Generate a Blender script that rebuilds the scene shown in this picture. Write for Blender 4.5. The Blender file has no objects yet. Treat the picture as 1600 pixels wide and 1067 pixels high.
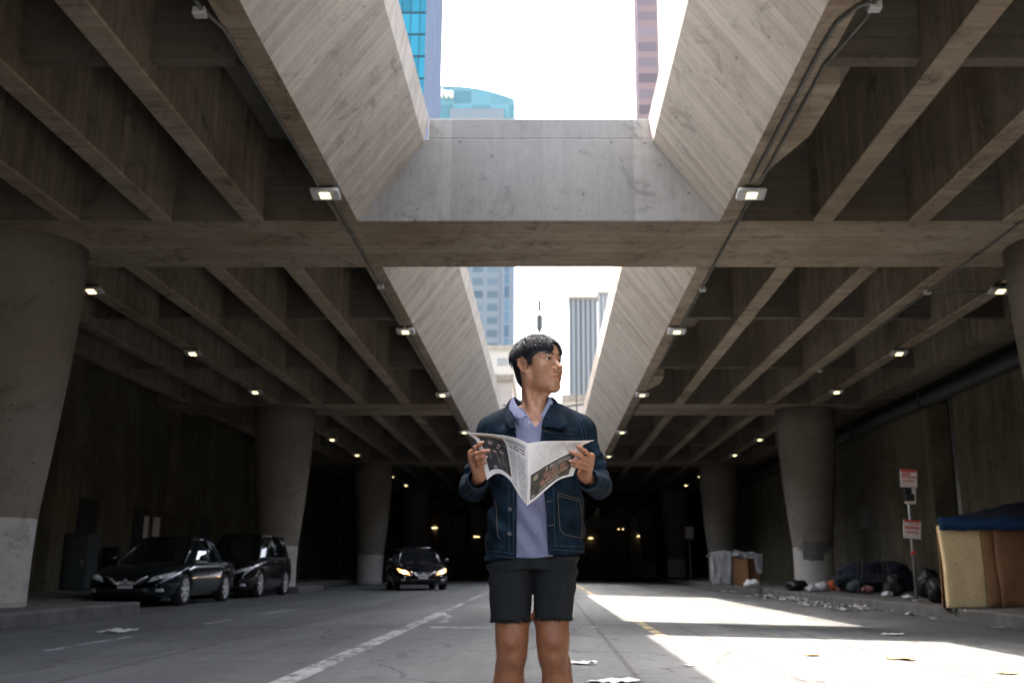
import bpy, bmesh, math, random
import numpy as np
from mathutils import Vector, Matrix, noise as mnoise
from mathutils.bvhtree import BVHTree
R = math.radians
rnd = random.Random(7)
scene = bpy.context.scene

# ------------------------------------------------------------------ camera, sky, sun, exposure
CAMZ = 0.70
PITCH = R(13.02)
cam_d = bpy.data.cameras.new("camera")
cam = bpy.data.objects.new("camera", cam_d)
scene.collection.objects.link(cam)
cam.location = (0, 0, CAMZ)
cam.rotation_euler = (R(90) + PITCH, 0, 0)
cam_d.lens = 35.0
cam_d.sensor_width = 36.0
cam_d.shift_x = -53.0 / 1600.0
cam_d.clip_start = 0.05
cam_d.clip_end = 6000
cam_d.dof.use_dof = True
cam_d.dof.focus_distance = 4.02
cam_d.dof.aperture_fstop = 3.6
scene.camera = cam

SUNV = Vector((-0.39, 0.355, 1.0)).normalized()      # direction towards the sun
sun_el = math.asin(SUNV.z)
world = bpy.data.worlds.new("World")
scene.world = world
world.use_nodes = True
wn = world.node_tree
wn.nodes.clear()
sky = wn.nodes.new("ShaderNodeTexSky")
sky.sky_type = 'NISHITA'
sky.sun_disc = False
sky.sun_elevation = sun_el
sky.sun_rotation = math.atan2(SUNV.x, SUNV.y)
sky.dust_density = 8.0
sky.air_density = 1.0
sky.ozone_density = 1.0
bg = wn.nodes.new("ShaderNodeBackground")
bg.inputs[1].default_value = 0.15
wo = wn.nodes.new("ShaderNodeOutputWorld")
hs = wn.nodes.new('ShaderNodeHueSaturation')      # hazy city sky, less blue than a clear one
hs.inputs['Saturation'].default_value = 0.55
wn.links.new(sky.outputs[0], hs.inputs['Color'])
wn.links.new(hs.outputs[0], bg.inputs[0])
wn.links.new(bg.outputs[0], wo.inputs[0])

sl = bpy.data.lights.new("sun", 'SUN')
sl.energy = 3.8
sl.angle = R(0.5)
sl.color = (1.0, 0.89, 0.77)
so = bpy.data.objects.new("sun", sl)
scene.collection.objects.link(so)
so.rotation_euler = SUNV.to_track_quat('Z', 'Y').to_euler()
so.location = (-40, 36, 100)

scene.view_settings.view_transform = 'Standard'
scene.view_settings.look = 'None'
scene.view_settings.gamma = 1.0
scene.view_settings.exposure = 3.1
scene.render.engine = 'CYCLES'
scene.cycles.max_bounces = 10
scene.cycles.diffuse_bounces = 7
scene.cycles.glossy_bounces = 4
scene.cycles.transmission_bounces = 4
scene.cycles.sample_clamp_indirect = 8.0
scene.cycles.use_denoising = True
scene.cycles.caustics_reflective = False
scene.cycles.caustics_refractive = False

# ------------------------------------------------------------------ helpers
def P(u, v, Y):
    """point of the photo (1600 x 1067 pixels) at the real distance Y in front of the camera"""
    f = 1555.56
    up = 533.5 - v
    dz = f * math.sin(PITCH) + up * math.cos(PITCH)
    dy = f * math.cos(PITCH) - up * math.sin(PITCH)
    return Vector(((u - 853) / dy * Y, Y, CAMZ + dz / dy * Y))

COL = scene.collection

def tag(o, label=None, cat=None, group=None, kind=None):
    if label: o["label"] = label
    if cat: o["category"] = cat
    if group: o["group"] = group
    if kind: o["kind"] = kind
    return o

def empty(name, loc=(0, 0, 0), rz=0.0):
    o = bpy.data.objects.new(name, None)
    COL.objects.link(o)
    o.location = loc
    o.rotation_euler = (0, 0, rz)
    o.empty_display_size = 0.2
    return o

def mesh_obj(name, me, parent=None):
    o = bpy.data.objects.new(name, me)
    COL.objects.link(o)
    if parent is not None:
        o.parent = parent
    return o

def copy_tree(o, parent=None):
    c = o.copy()
    COL.objects.link(c)
    if parent is not None:
        c.parent = parent
    for ch in list(o.children):
        copy_tree(ch, c)
    return c

class MB:
    def __init__(s):
        s.v = []; s.f = []; s.m = []
    def add(s, vs, fs, mi=0):
        b = len(s.v)
        s.v += [tuple(p) for p in vs]
        s.f += [tuple(i + b for i in f) for f in fs]
        s.m += [mi] * len(fs)
    def box(s, x0, x1, y0, y1, z0, z1, mi=0, M=None):
        vs = [Vector(p) for p in ((x0, y0, z0), (x1, y0, z0), (x1, y1, z0), (x0, y1, z0),
                                  (x0, y0, z1), (x1, y0, z1), (x1, y1, z1), (x0, y1, z1))]
        if M is not None: vs = [M @ p for p in vs]
        s.add(vs, [(0, 3, 2, 1), (4, 5, 6, 7), (0, 1, 5, 4), (1, 2, 6, 5), (2, 3, 7, 6), (3, 0, 4, 7)], mi)
    def prism_y(s, prof, y0, y1, mi=0, nseg=1):
        """closed (x, z) profile, anticlockwise seen from -y, extruded along y"""
        n = len(prof)
        vs = []
        for k in range(nseg + 1):
            y = y0 + (y1 - y0) * k / nseg
            vs += [(x, y, z) for x, z in prof]
        fs = [tuple(range(n)), tuple(reversed(range(nseg * n, nseg * n + n)))]
        for k in range(nseg):
            for i in range(n):
                j = (i + 1) % n
                fs.append((k * n + i, (k + 1) * n + i, (k + 1) * n + j, k * n + j))
        s.add(vs, fs, mi)
    def tube(s, pts, r, n=8, mi=0, caps=True):
        pts = [Vector(p) for p in pts]
        rs = r if isinstance(r, (list, tuple)) else [r] * len(pts)
        vs = []; fs = []
        prev = None
        for i, p in enumerate(pts):
            if i == 0: d = pts[1] - pts[0]
            elif i == len(pts) - 1: d = pts[-1] - pts[-2]
            else: d = (pts[i + 1] - pts[i]).normalized() + (pts[i] - pts[i - 1]).normalized()
            if d.length < 1e-9: d = Vector((0, 0, 1))
            d.normalize()
            if prev is None:
                a = d.orthogonal().normalized()
            else:
                a = prev - d * prev.dot(d)
                a = a.normalized() if a.length > 1e-6 else d.orthogonal().normalized()
            prev = a
            b = d.cross(a)
            for k in range(n):
                t = 2 * math.pi * k / n
                vs.append(p + (a * math.cos(t) + b * math.sin(t)) * rs[i])
        for i in range(len(pts) - 1):
            for k in range(n):
                k2 = (k + 1) % n
                fs.append((i * n + k, i * n + k2, (i + 1) * n + k2, (i + 1) * n + k))
        if caps:
            fs.append(tuple(reversed(range(n))))
            fs.append(tuple(range((len(pts) - 1) * n, len(pts) * n)))
        s.add(vs, fs, mi)
    def lathe(s, prof, c=(0, 0), n=48, mi=0, caps=True):
        vs = []; fs = []
        for r, z in prof:
            for k in range(n):
                t = 2 * math.pi * k / n
                vs.append((c[0] + r * math.cos(t), c[1] + r * math.sin(t), z))
        for i in range(len(prof) - 1):
            for k in range(n):
                k2 = (k + 1) % n
                fs.append((i * n + k, i * n + k2, (i + 1) * n + k2, (i + 1) * n + k))
        if caps:
            fs.append(tuple(reversed(range(n))))
            fs.append(tuple(range((len(prof) - 1) * n, len(prof) * n)))
        s.add(vs, fs, mi)
    def blob(s, c, r, seed=0, amp=0.25, sub=3, mi=0, freq=1.6, M=None):
        bm = bmesh.new()
        bmesh.ops.create_icosphere(bm, subdivisions=sub, radius=1)
        vs = []
        for v in bm.verts:
            d = v.co.normalized()
            k = 1 + amp * (mnoise.noise(d * freq + Vector((seed * 3.1, seed * 1.7, seed))) * 1.4 +
                           0.5 * mnoise.noise(d * freq * 3 + Vector((seed, 5, 1))))
            q = Vector((d.x * r[0] * k, d.y * r[1] * k, d.z * r[2] * k))
            if M is not None: q = M @ q
            vs.append(Vector(c) + q)
        fs = [tuple(v.index for v in f.verts) for f in bm.faces]
        bm.free()
        s.add(vs, fs, mi)
    def build(s, name, mats, parent=None, smooth=False, bevel=0.0, subsurf=0, auto=None):
        me = bpy.data.meshes.new(name)
        me.from_pydata(s.v, [], s.f)
        me.update()
        if not isinstance(mats, (list, tuple)): mats = [mats]
        for m in mats: me.materials.append(m)
        me.polygons.foreach_set("material_index", s.m)
        if smooth: me.polygons.foreach_set("use_smooth", [True] * len(me.polygons))
        o = mesh_obj(name, me, parent)
        if bevel > 0:
            b = o.modifiers.new("bevel", 'BEVEL'); b.width = bevel; b.segments = 2; b.limit_method = 'ANGLE'
            b.angle_limit = R(35)
        if subsurf:
            b = o.modifiers.new("sub", 'SUBSURF'); b.levels = subsurf; b.render_levels = subsurf
        return o

# ------------------------------------------------------------------ materials
def new_mat(name):
    m = bpy.data.materials.new(name)
    m.use_nodes = True
    nt = m.node_tree
    b = nt.nodes["Principled BSDF"]
    return m, nt, b

def N(nt, t, **kw):
    n = nt.nodes.new(t)
    for k, v in kw.items(): setattr(n, k, v)
    return n

def ramp(nt, fac, stops, interp='LINEAR'):
    r = N(nt, "ShaderNodeValToRGB")
    r.color_ramp.interpolation = interp
    el = r.color_ramp.elements
    el[0].position, el[0].color = stops[0][0], (*stops[0][1], 1) if len(stops[0][1]) == 3 else stops[0][1]
    el[1].position, el[1].color = stops[-1][0], (*stops[-1][1], 1)
    for p, c in stops[1:-1]:
        e = el.new(p); e.color = (*c, 1)
    nt.links.new(fac, r.inputs[0])
    return r.outputs[0]

def g3(x): return (x, x, x)

def mixc(nt, a, b, fac, mode='MIX'):
    m = N(nt, "ShaderNodeMix", data_type='RGBA', blend_type=mode)
    for sock, val in ((m.inputs[0], fac), (m.inputs[6], a), (m.inputs[7], b)):
        if hasattr(val, "is_output"): nt.links.new(val, sock)
        elif isinstance(val, (int, float)): sock.default_value = val
        else: sock.default_value = (*val, 1)
    return m.outputs[2]

def math_(nt, op, a, b=None, c=None):
    m = N(nt, "ShaderNodeMath", operation=op)
    for i, val in enumerate((a, b, c)):
        if val is None: continue
        if hasattr(val, "is_output"): nt.links.new(val, m.inputs[i])
        else: m.inputs[i].default_value = val
    return m.outputs[0]

def noise_(nt, vec, scale, detail=4, rough=0.6, dist=0.0):
    n = N(nt, "ShaderNodeTexNoise")
    n.inputs["Scale"].default_value = scale
    n.inputs["Detail"].default_value = detail
    n.inputs["Roughness"].default_value = rough
    n.inputs["Distortion"].default_value = dist
    nt.links.new(vec, n.inputs["Vector"])
    return n.outputs[0]

def mapping(nt, vec, sc, loc=(0, 0, 0), rot=(0, 0, 0)):
    m = N(nt, "ShaderNodeMapping")
    m.inputs["Scale"].default_value = sc
    m.inputs["Location"].default_value = loc
    m.inputs["Rotation"].default_value = rot
    nt.links.new(vec, m.inputs["Vector"])
    return m.outputs[0]

def bump_(nt, b, h, strength=0.3, dist=0.02):
    n = N(nt, "ShaderNodeBump")
    n.inputs["Strength"].default_value = strength
    n.inputs["Distance"].default_value = dist
    nt.links.new(h, n.inputs["Height"])
    nt.links.new(n.outputs[0], b.inputs["Normal"])

def plain(name, col, rough=0.6, metal=0.0, var=0.15, scale=8.0, bump=0.0, coat=0.0, spec=0.5):
    m, nt, b = new_mat(name)
    tc = N(nt, "ShaderNodeTexCoord").outputs["Object"]
    n = noise_(nt, tc, scale, 5, 0.65)
    c = ramp(nt, n, [(0.3, tuple(x * (1 - var) for x in col)), (0.7, tuple(min(1, x * (1 + var)) for x in col))])
    nt.links.new(c, b.inputs["Base Color"])
    b.inputs["Roughness"].default_value = rough
    b.inputs["Metallic"].default_value = metal
    b.inputs["Coat Weight"].default_value = coat
    b.inputs["Specular IOR Level"].default_value = spec
    if bump > 0: bump_(nt, b, noise_(nt, tc, scale * 3, 5, 0.7), bump, 0.01)
    return m

def emit(name, col, strength):
    m, nt, b = new_mat(name)
    tc = N(nt, "ShaderNodeTexCoord").outputs["Object"]
    n = noise_(nt, tc, 60.0, 1)
    c = ramp(nt, n, [(0.2, tuple(x * .9 for x in col)), (0.8, col)])
    b.inputs["Base Color"].default_value = (0.2, 0.2, 0.2, 1)
    nt.links.new(c, b.inputs["Emission Color"])
    b.inputs["Emission Strength"].default_value = strength
    return m

def concrete(name, base, fast='y', plank=0.16, var=0.35, stain=0.5, warm=(0.62, 0.5, 0.4), bumps=0.35, spall=0.6, spsc=1.3):
    """board formed concrete; the boards repeat across the 'fast' axis and run along the others"""
    m, nt, b = new_mat(name)
    tc = N(nt, "ShaderNodeTexCoord").outputs["Object"]
    sep = N(nt, "ShaderNodeSeparateXYZ"); nt.links.new(tc, sep.inputs[0])
    ax = {'x': 0, 'y': 1, 'z': 2}[fast]
    a = sep.outputs[ax]
    wob = noise_(nt, tc, 0.7, 2)
    a2 = math_(nt, 'ADD', a, math_(nt, 'MULTIPLY', wob, 0.10))
    pid = math_(nt, 'DIVIDE', a2, plank)
    fl = math_(nt, 'FLOOR', pid)
    wn_ = N(nt, "ShaderNodeTexWhiteNoise", noise_dimensions='1D'); nt.links.new(fl, wn_.inputs["W"])
    fr = math_(nt, 'FRACT', pid)
    edge = math_(nt, 'LESS_THAN', math_(nt, 'ABSOLUTE', math_(nt, 'SUBTRACT', fr, 0.5)), 0.465)   # 1 inside, 0 on the joint
    sc = [0.55, 0.55, 0.55]; sc[ax] = 14.0
    st = noise_(nt, mapping(nt, tc, tuple(sc)), 1.0, 6, 0.7)
    sc2 = [2.5, 2.5, 2.5]; sc2[ax] = 45.0
    grain = noise_(nt, mapping(nt, tc, tuple(sc2)), 1.0, 5, 0.7)
    big = noise_(nt, tc, 0.45, 5, 0.65)
    blot = noise_(nt, tc, 2.3, 6, 0.7, 0.6)
    fine = noise_(nt, tc, 34.0, 4, 0.8)
    v6 = var * .6
    c = ramp(nt, st, [(0.28, tuple(x * (1 - v6) for x in base)), (0.5, base), (0.74, tuple(min(1, x * (1 + v6)) for x in base))])
    sp = noise_(nt, mapping(nt, tc, (spsc,) * 3, (7, 3, 1)), 1.0, 9, 0.75, 1.2)
    c = mixc(nt, c, ramp(nt, sp, [(0.36, g3(0.42)), (0.42, g3(0.85)), (0.50, g3(1.0)), (0.60, g3(1.03)), (0.66, g3(1.16))]), spall, 'MULTIPLY')
    ck = math_(nt, 'ABSOLUTE', math_(nt, 'SUBTRACT', noise_(nt, tc, 0.8, 9, 0.62, 0.8), 0.5))
    c = mixc(nt, c, ramp(nt, ck, [(0.0010, g3(0.5)), (0.0035, g3(1.0))]), 0.35, 'MULTIPLY')
    c = mixc(nt, c, ramp(nt, wn_.outputs[0], [(0, g3(0.74)), (1, g3(1.0))]), 0.85, 'MULTIPLY')
    c = mixc(nt, c, ramp(nt, grain, [(0.3, g3(0.78)), (0.62, g3(1.0))]), 0.45, 'MULTIPLY')
    c = mixc(nt, c, ramp(nt, big, [(0.34, warm), (0.56, g3(1.0))]), stain, 'MULTIPLY')
    c = mixc(nt, c, ramp(nt, blot, [(0.30, g3(0.45)), (0.43, g3(1.0)), (0.62, g3(1.0)), (0.72, g3(1.25))]), 0.55, 'MULTIPLY')
    c = mixc(nt, c, ramp(nt, fine, [(0.33, g3(0.72)), (0.5, g3(1.0))]), 0.6, 'MULTIPLY')
    c = mixc(nt, tuple(x * 0.45 for x in base), c, ramp(nt, edge, [(0.0, g3(0.55)), (1.0, g3(1.0))]))
    # pock marks
    vo = N(nt, "ShaderNodeTexVoronoi"); vo.inputs["Scale"].default_value = 3.2; vo.inputs["Randomness"].default_value = 1
    nt.links.new(tc, vo.inputs["Vector"])
    pk = ramp(nt, vo.outputs["Distance"], [(0.05, g3(0.35)), (0.09, g3(1.0))])
    c = mixc(nt, c, pk, 0.7, 'MULTIPLY')
    nt.links.new(c, b.inputs["Base Color"])
    b.inputs["Roughness"].default_value = 0.88
    b.inputs["Specular IOR Level"].default_value = 0.25
    h = math_(nt, 'ADD', math_(nt, 'MULTIPLY', edge, 0.6), math_(nt, 'MULTIPLY', grain, 0.8))
    h = math_(nt, 'ADD', h, math_(nt, 'MULTIPLY', fine, 0.4))
    h = math_(nt, 'ADD', h, math_(nt, 'MULTIPLY', wn_.outputs[0], 0.5))
    bump_(nt, b, h, bumps, 0.02)
    return m

M = {}
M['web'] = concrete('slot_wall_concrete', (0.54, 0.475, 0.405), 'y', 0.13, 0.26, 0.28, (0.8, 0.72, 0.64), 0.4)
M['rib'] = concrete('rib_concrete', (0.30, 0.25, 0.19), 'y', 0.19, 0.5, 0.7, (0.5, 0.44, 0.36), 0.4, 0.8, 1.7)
M['beam'] = concrete('shaded_beam_concrete', (0.19, 0.165, 0.135), 'z', 0.22, 0.30, 0.55, (0.62, 0.52, 0.42), 0.35)  # beam concrete with the shade of the deck cells put into its colour
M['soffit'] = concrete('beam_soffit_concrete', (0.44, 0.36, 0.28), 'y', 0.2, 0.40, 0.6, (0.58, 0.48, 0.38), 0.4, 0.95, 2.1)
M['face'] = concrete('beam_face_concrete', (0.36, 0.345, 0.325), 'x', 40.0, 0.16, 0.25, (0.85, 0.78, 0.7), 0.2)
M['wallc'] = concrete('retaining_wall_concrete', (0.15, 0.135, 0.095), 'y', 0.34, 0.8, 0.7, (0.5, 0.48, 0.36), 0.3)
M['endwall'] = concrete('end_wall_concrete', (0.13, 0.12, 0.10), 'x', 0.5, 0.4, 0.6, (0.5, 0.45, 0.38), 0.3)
M['column'] = concrete('column_concrete', (0.26, 0.235, 0.20), 'z', 40, 0.06, 0.25, (0.8, 0.72, 0.62), 0.12)
M['colpaint'] = concrete('column_white_paint', (0.58, 0.57, 0.54), 'z', 9.0, 0.08, 0.25, (0.7, 0.64, 0.56), 0.1)
M['colpatch'] = plain('column_patch_paint', (0.13, 0.12, 0.115), 0.7, var=0.2, scale=5)
M['slab'] = plain('deck_concrete', (0.27, 0.24, 0.2), 0.9, var=0.3, scale=1.5)
M['kerb'] = plain('kerb_concrete', (0.11, 0.11, 0.108), 0.85, var=0.35, scale=3, bump=0.3)
M['walk'] = plain('pavement_concrete', (0.10, 0.097, 0.09), 0.85, var=0.45, scale=1.8, bump=0.3)
M['ground'] = plain('ground_dust', (0.16, 0.15, 0.13), 0.95, var=0.3, scale=0.2)
M['steel'] = plain('galvanised_steel', (0.33, 0.34, 0.34), 0.45, 0.6, var=0.2, scale=20)
M['conduit'] = plain('weathered_conduit', (0.15, 0.15, 0.145), 0.5, 0.5, var=0.4, scale=6)
M['darksteel'] = plain('dark_steel', (0.05, 0.05, 0.05), 0.5, 0.3, var=0.3, scale=20)
M['housing'] = plain('lamp_housing_paint', (0.55, 0.56, 0.56), 0.4, 0.0, var=0.1, scale=12)
M['led'] = emit('led_panel', (1.0, 0.84, 0.50), 0.34)
M['ledfar'] = emit('led_panel_warm', (1.0, 0.80, 0.42), 0.5)

# asphalt
def asphalt():
    m, nt, b = new_mat('worn_asphalt')
    tc = N(nt, "ShaderNodeTexCoord").outputs["Object"]
    sep = N(nt, "ShaderNodeSeparateXYZ"); nt.links.new(tc, sep.inputs[0])
    fine = noise_(nt, tc, 95.0, 4, 0.85)
    mid = noise_(nt, tc, 9.0, 6, 0.7)
    lane = noise_(nt, mapping(nt, tc, (1.1, 0.10, 1)), 1.0, 5, 0.6)
    big = noise_(nt, tc, 0.35, 5, 0.6, 0.5)
    c = ramp(nt, lane, [(0.3, (0.072, 0.077, 0.081)), (0.7, (0.148, 0.154, 0.158))])
    c = mixc(nt, c, ramp(nt, fine, [(0.3, g3(0.45)), (0.5, g3(0.95)), (0.68, g3(1.45))]), 0.8, 'MULTIPLY')
    c = mixc(nt, c, ramp(nt, mid, [(0.32, g3(0.68)), (0.6, g3(1.08))]), 0.7, 'MULTIPLY')
    c = mixc(nt, c, ramp(nt, big, [(0.33, g3(0.62)), (0.55, g3(1.0))]), 0.7, 'MULTIPLY')
    # cracks
    vo = N(nt, "ShaderNodeTexVoronoi", feature='DISTANCE_TO_EDGE'); vo.inputs["Scale"].default_value = 0.42
    wob = N(nt, "ShaderNodeTexNoise"); wob.inputs["Scale"].default_value = 1.7; wob.inputs["Detail"].default_value = 6
    nt.links.new(tc, wob.inputs["Vector"])
    v2 = N(nt, "ShaderNodeVectorMath", operation='ADD')
    v3 = N(nt, "ShaderNodeVectorMath", operation='SCALE'); nt.links.new(wob.outputs[1], v3.inputs[0]); v3.inputs[3].default_value = 0.9
    nt.links.new(tc, v2.inputs[0]); nt.links.new(v3.outputs[0], v2.inputs[1])
    nt.links.new(v2.outputs[0], vo.inputs["Vector"])
    ck = ramp(nt, vo.outputs["Distance"], [(0.003, g3(0.3)), (0.010, g3(1.0))])
    c = mixc(nt, c, ck, 0.75, 'MULTIPLY')
    # paving seams running with the road
    for xs, wd in ((0.62, 0.02), (-3.3, 0.02), (3.1, 0.025), (1.75, 0.012)):
        xx = math_(nt, 'ADD', sep.outputs[0], math_(nt, 'MULTIPLY', mid, 0.10))
        d = math_(nt, 'ABSOLUTE', math_(nt, 'SUBTRACT', xx, xs + 0.05))
        c = mixc(nt, c, ramp(nt, d, [(wd * 0.5, g3(0.42)), (wd * 1.6, g3(1.0))]), 0.85, 'MULTIPLY')
    for ys in (6.2, 9.3, 13.4, 19.0, 25.5):
        yy = math_(nt, 'ADD', sep.outputs[1], math_(nt, 'MULTIPLY', mid, 0.12))
        d = math_(nt, 'ABSOLUTE', math_(nt, 'SUBTRACT', yy, ys))
        c = mixc(nt, c, ramp(nt, d, [(0.015, g3(0.55)), (0.05, g3(1.0))]), 0.6, 'MULTIPLY')
    # oil drips and gum
    vg = N(nt, "ShaderNodeTexVoronoi"); vg.inputs["Scale"].default_value = 1.3
    nt.links.new(tc, vg.inputs["Vector"])
    c = mixc(nt, c, ramp(nt, vg.outputs["Distance"], [(0.05, g3(0.5)), (0.10, g3(1.0))]), 0.6, 'MULTIPLY')
    nt.links.new(c, b.inputs["Base Color"])
    b.inputs["Roughness"].default_value = 0.82
    b.inputs["Specular IOR Level"].default_value = 0.35
    h = math_(nt, 'ADD', fine, math_(nt, 'MULTIPLY', ck, 0.8))
    bump_(nt, b, h, 0.5, 0.012)
    return m
M['asphalt'] = asphalt()

def road_paint(name, col, wear):
    m, nt, b = new_mat(name)
    tc = N(nt, "ShaderNodeTexCoord").outputs["Object"]
    n = noise_(nt, tc, 14.0, 8, 0.8)
    n2 = noise_(nt, tc, 1.5, 4, 0.6)
    s = math_(nt, 'ADD', n, math_(nt, 'MULTIPLY', math_(nt, 'SUBTRACT', n2, 0.5), 0.6))
    al = ramp(nt, s, [(wear, g3(0.0)), (wear + 0.10, g3(0.85))])
    c = mixc(nt, tuple(x * 0.8 for x in col), col, n)
    nt.links.new(c, b.inputs["Base Color"])
    b.inputs["Roughness"].default_value = 0.7
    nt.links.new(al, b.inputs["Alpha"])
    return m
M['wpaint'] = road_paint('worn_white_paint', (0.38, 0.39, 0.40), 0.405)
M['wfaint'] = road_paint('faded_white_paint', (0.42, 0.43, 0.44), 0.47)
M['ypaint'] = road_paint('worn_yellow_paint', (0.58, 0.46, 0.26), 0.44)

# ------------------------------------------------------------------ ground, road, pavements
HC = 5.15
ZC = CAMZ + HC            # soffit height of the beams
def RZ(X, Y):
    z = 0.005 * min(max(Y - 4, -14), 60)
    z += -0.022 * X if X > 0 else 0.010 * X
    return z

XL, XR = -9.4, 6.9        # kerb lines
WL, WR = -12.3, 10.2      # retaining walls
ms = MB(); ms.box(-2500, 2500, -2500, 2500, -0.75, -0.5)
tag(ms.build('ground', M['ground']), kind='structure')

def sheet(mb, xs, ys, zf, mi=0):
    n = len(xs)
    vs = [(x, y, zf(x, y)) for y in ys for x in xs]
    fs = [(j * n + i, j * n + i + 1, (j + 1) * n + i + 1, (j + 1) * n + i) for j in range(len(ys) - 1) for i in range(n - 1)]
    mb.add(vs, fs, mi)

ys_all = list(np.linspace(-30, 104.5, 90))
ms = MB()
sheet(ms, [XL - 0.3, -7, -4, -2, 0, 1.5, 3, 5, XR + 0.3], ys_all, RZ)
tag(ms.build('road', M['asphalt'], smooth=True), kind='structure')

def pavement(name, poly, side):
    """raised pavement with a rounded kerb; poly gives the inner edge as (x, y) along the road"""
    mb = MB()
    H = 0.19
    xo = WR + 0.15 if side > 0 else WL - 0.15
    pts = []
    for (x0, y0), (x1, y1) in zip(poly[:-1], poly[1:]):
        k = max(1, int(math.hypot(x1 - x0, y1 - y0) / 1.0))
        for i in range(k):
            t = i / k
            pts.append((x0 + (x1 - x0) * t, y0 + (y1 - y0) * t))
    pts.append(poly[-1])
    rows = []
    for (x, y) in pts:
        zb = RZ(x, y)
        jag = 0.010 * mnoise.noise(Vector((x * 2, y * 1.7, 3)))
        row = [(x, y, zb - 0.25), (x, y, zb + H - 0.03 + jag), (x + side * 0.025, y, zb + H + jag * .5),
               (x + side * 0.16, y, zb + H + 0.004), (x + side * 0.165, y, zb + H - 0.004)]
        rows.append(row)
    n = 5
    vs = [p for r_ in rows for p in r_]
    fs = []; 
    for j in range(len(rows) - 1):
        for i in range(n - 1):
            q = (j * n + i, j * n + i + 1, (j + 1) * n + i + 1, (j + 1) * n + i)
            fs.append(q if side < 0 else tuple(reversed(q)))
    mb.add(vs, fs, 0)
    vs = []
    for (x, y) in pts:
        zb = RZ(x, y) + H
        for k in range(5):
            t = k / 4
            X = x + side * 0.165 + (xo - x - side * 0.165) * t
            vs.append((X, y, zb + 0.02 * abs(X - x) - 0.004))
    fs = []
    for j in range(len(pts) - 1):
        for i in range(4):
            q = (j * 5 + i, j * 5 + i + 1, (j + 1) * 5 + i + 1, (j + 1) * 5 + i)
            fs.append(q if side > 0 else tuple(reversed(q)))
    mb.add(vs, fs, 1)
    tag(mb.build(name, [M['kerb'], M['walk']]), kind='structure')
pavement('pavement_right', [(XR, -30), (XR, 104.5)], 1)
pavement('pavement_left', [(XL, -30), (XL, -6), (-7.1, -5), (-7.1, 18.0), (XL, 18.9), (XL, 30.9), (-7.6, 31.5), (-7.6, 35), (XL, 36), (XL, 104.5)], -1)
def walkz(X, Y):
    xk = XR if X > 0 else (-7.1 if Y < 18 else XL)
    return RZ(xk, Y) + 0.19 + 0.02 * abs(X - xk)

def marking(name, mat, quads, dz=0.004):
    mb = MB()
    for (x0, x1, y0, y1) in quads:
        k = max(1, int((y1 - y0) / 1.0))
        ys = [y0 + (y1 - y0) * i / k for i in range(k + 1)]
        kx = max(1, int(abs(x1 - x0) / 0.8))
        xs = [x0 + (x1 - x0) * i / kx for i in range(kx + 1)]
        if x0 < 0 < x1: xs = sorted(set(xs + [0.0]))
        sheet(mb, xs, ys, lambda x, y: RZ(x, y) + dz)
    tag(mb.build(name, mat), kind='structure')
marking('lane_line', M['wpaint'], [(-1.80, -1.62, 2.0, 17.2)])
marking('lane_line_far', M['wfaint'], [(-1.78, -1.64, 17.2, 34.0)])
marking('lane_dashes', M['wpaint'], [(-4.72, -4.60, 9.7, 11.6), (-4.72, -4.60, 14.2, 15.3), (-4.72, -4.60, 17.0, 18.9), (-4.72, -4.6, 3.5, 5.4)])
marking('stop_bar', M['wfaint'], [(-1.45, 0.65, 12.55, 12.95)])
marking('centre_line', M['ypaint'], [(1.22, 1.34, 2, 46)])
mb = MB()
arc = [(-1.95 + 0.5 * math.sin(t), 14.2 + 2.6 * math.cos(t)) for t in np.linspace(0.2, 1.9, 12)]
for (xa, ya), (xb, yb) in zip(arc[:-1], arc[1:]):
    mb.add([(xa, ya, RZ(xa, ya) + .004), (xa + .1, ya, RZ(xa + .1, ya) + .004), (xb + .1, yb, RZ(xb + .1, yb) + .004), (xb, yb, RZ(xb, yb) + .004)], [(0, 1, 2, 3)])
tag(mb.build('curved_marking', M['wfaint']), kind='structure')

# ------------------------------------------------------------------ overpass
ov = empty('overpass', (0, 14.24, 0))
tag(ov, 'board formed concrete elevated road deck with a long open slot above the street', 'overpass')
def part(mb, name, mats, **kw):
    o = mb.build(name, mats, ov, **kw)
    o.location = (0, -14.24, 0)
    return o
def zz(k): return CAMZ + k * HC
BW = 2.32
BY = [-10.5, 14.24, 31.05, 47.86, 64.67, 81.48]
DY0, DY1 = -10.5, 104.0
SLOT_END = BY[3]
gl = [(-.608, 1.0), (-.551, 1.0), (-.365, 1.25), (-.352, 1.328), (-.395, 1.328), (-.405, 1.262), (-.608, 1.262)]
gr = [(.509, 1.0), (.568, 1.0), (.568, 1.262), (.375, 1.262), (.355, 1.328), (.309, 1.328), (.319, 1.25)]
gl = [(x * HC, zz(z)) for x, z in gl]
gr = [(x * HC, zz(z)) for x, z in gr]
spans = []
prev = BY[0] + BW
for y in BY[1:]:
    spans.append((prev, y)); prev = y + BW
spans.append((prev, DY1))
# girders each side of the slot; continuous through the second beam
for (y0, y1) in [(BY[0] + BW, BY[1]), (BY[1] + BW, BY[3])]:
    for pr in (gl, gr):
        mb = MB()
        n = max(2, int((y1 - y0) / 1.2))
        mb.prism_y(pr, y0, y1, 0, n)
        # underside faces take the soffit concrete
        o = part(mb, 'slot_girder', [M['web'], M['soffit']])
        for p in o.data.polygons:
            if p.normal.z < -0.9: p.material_index = 1
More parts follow.
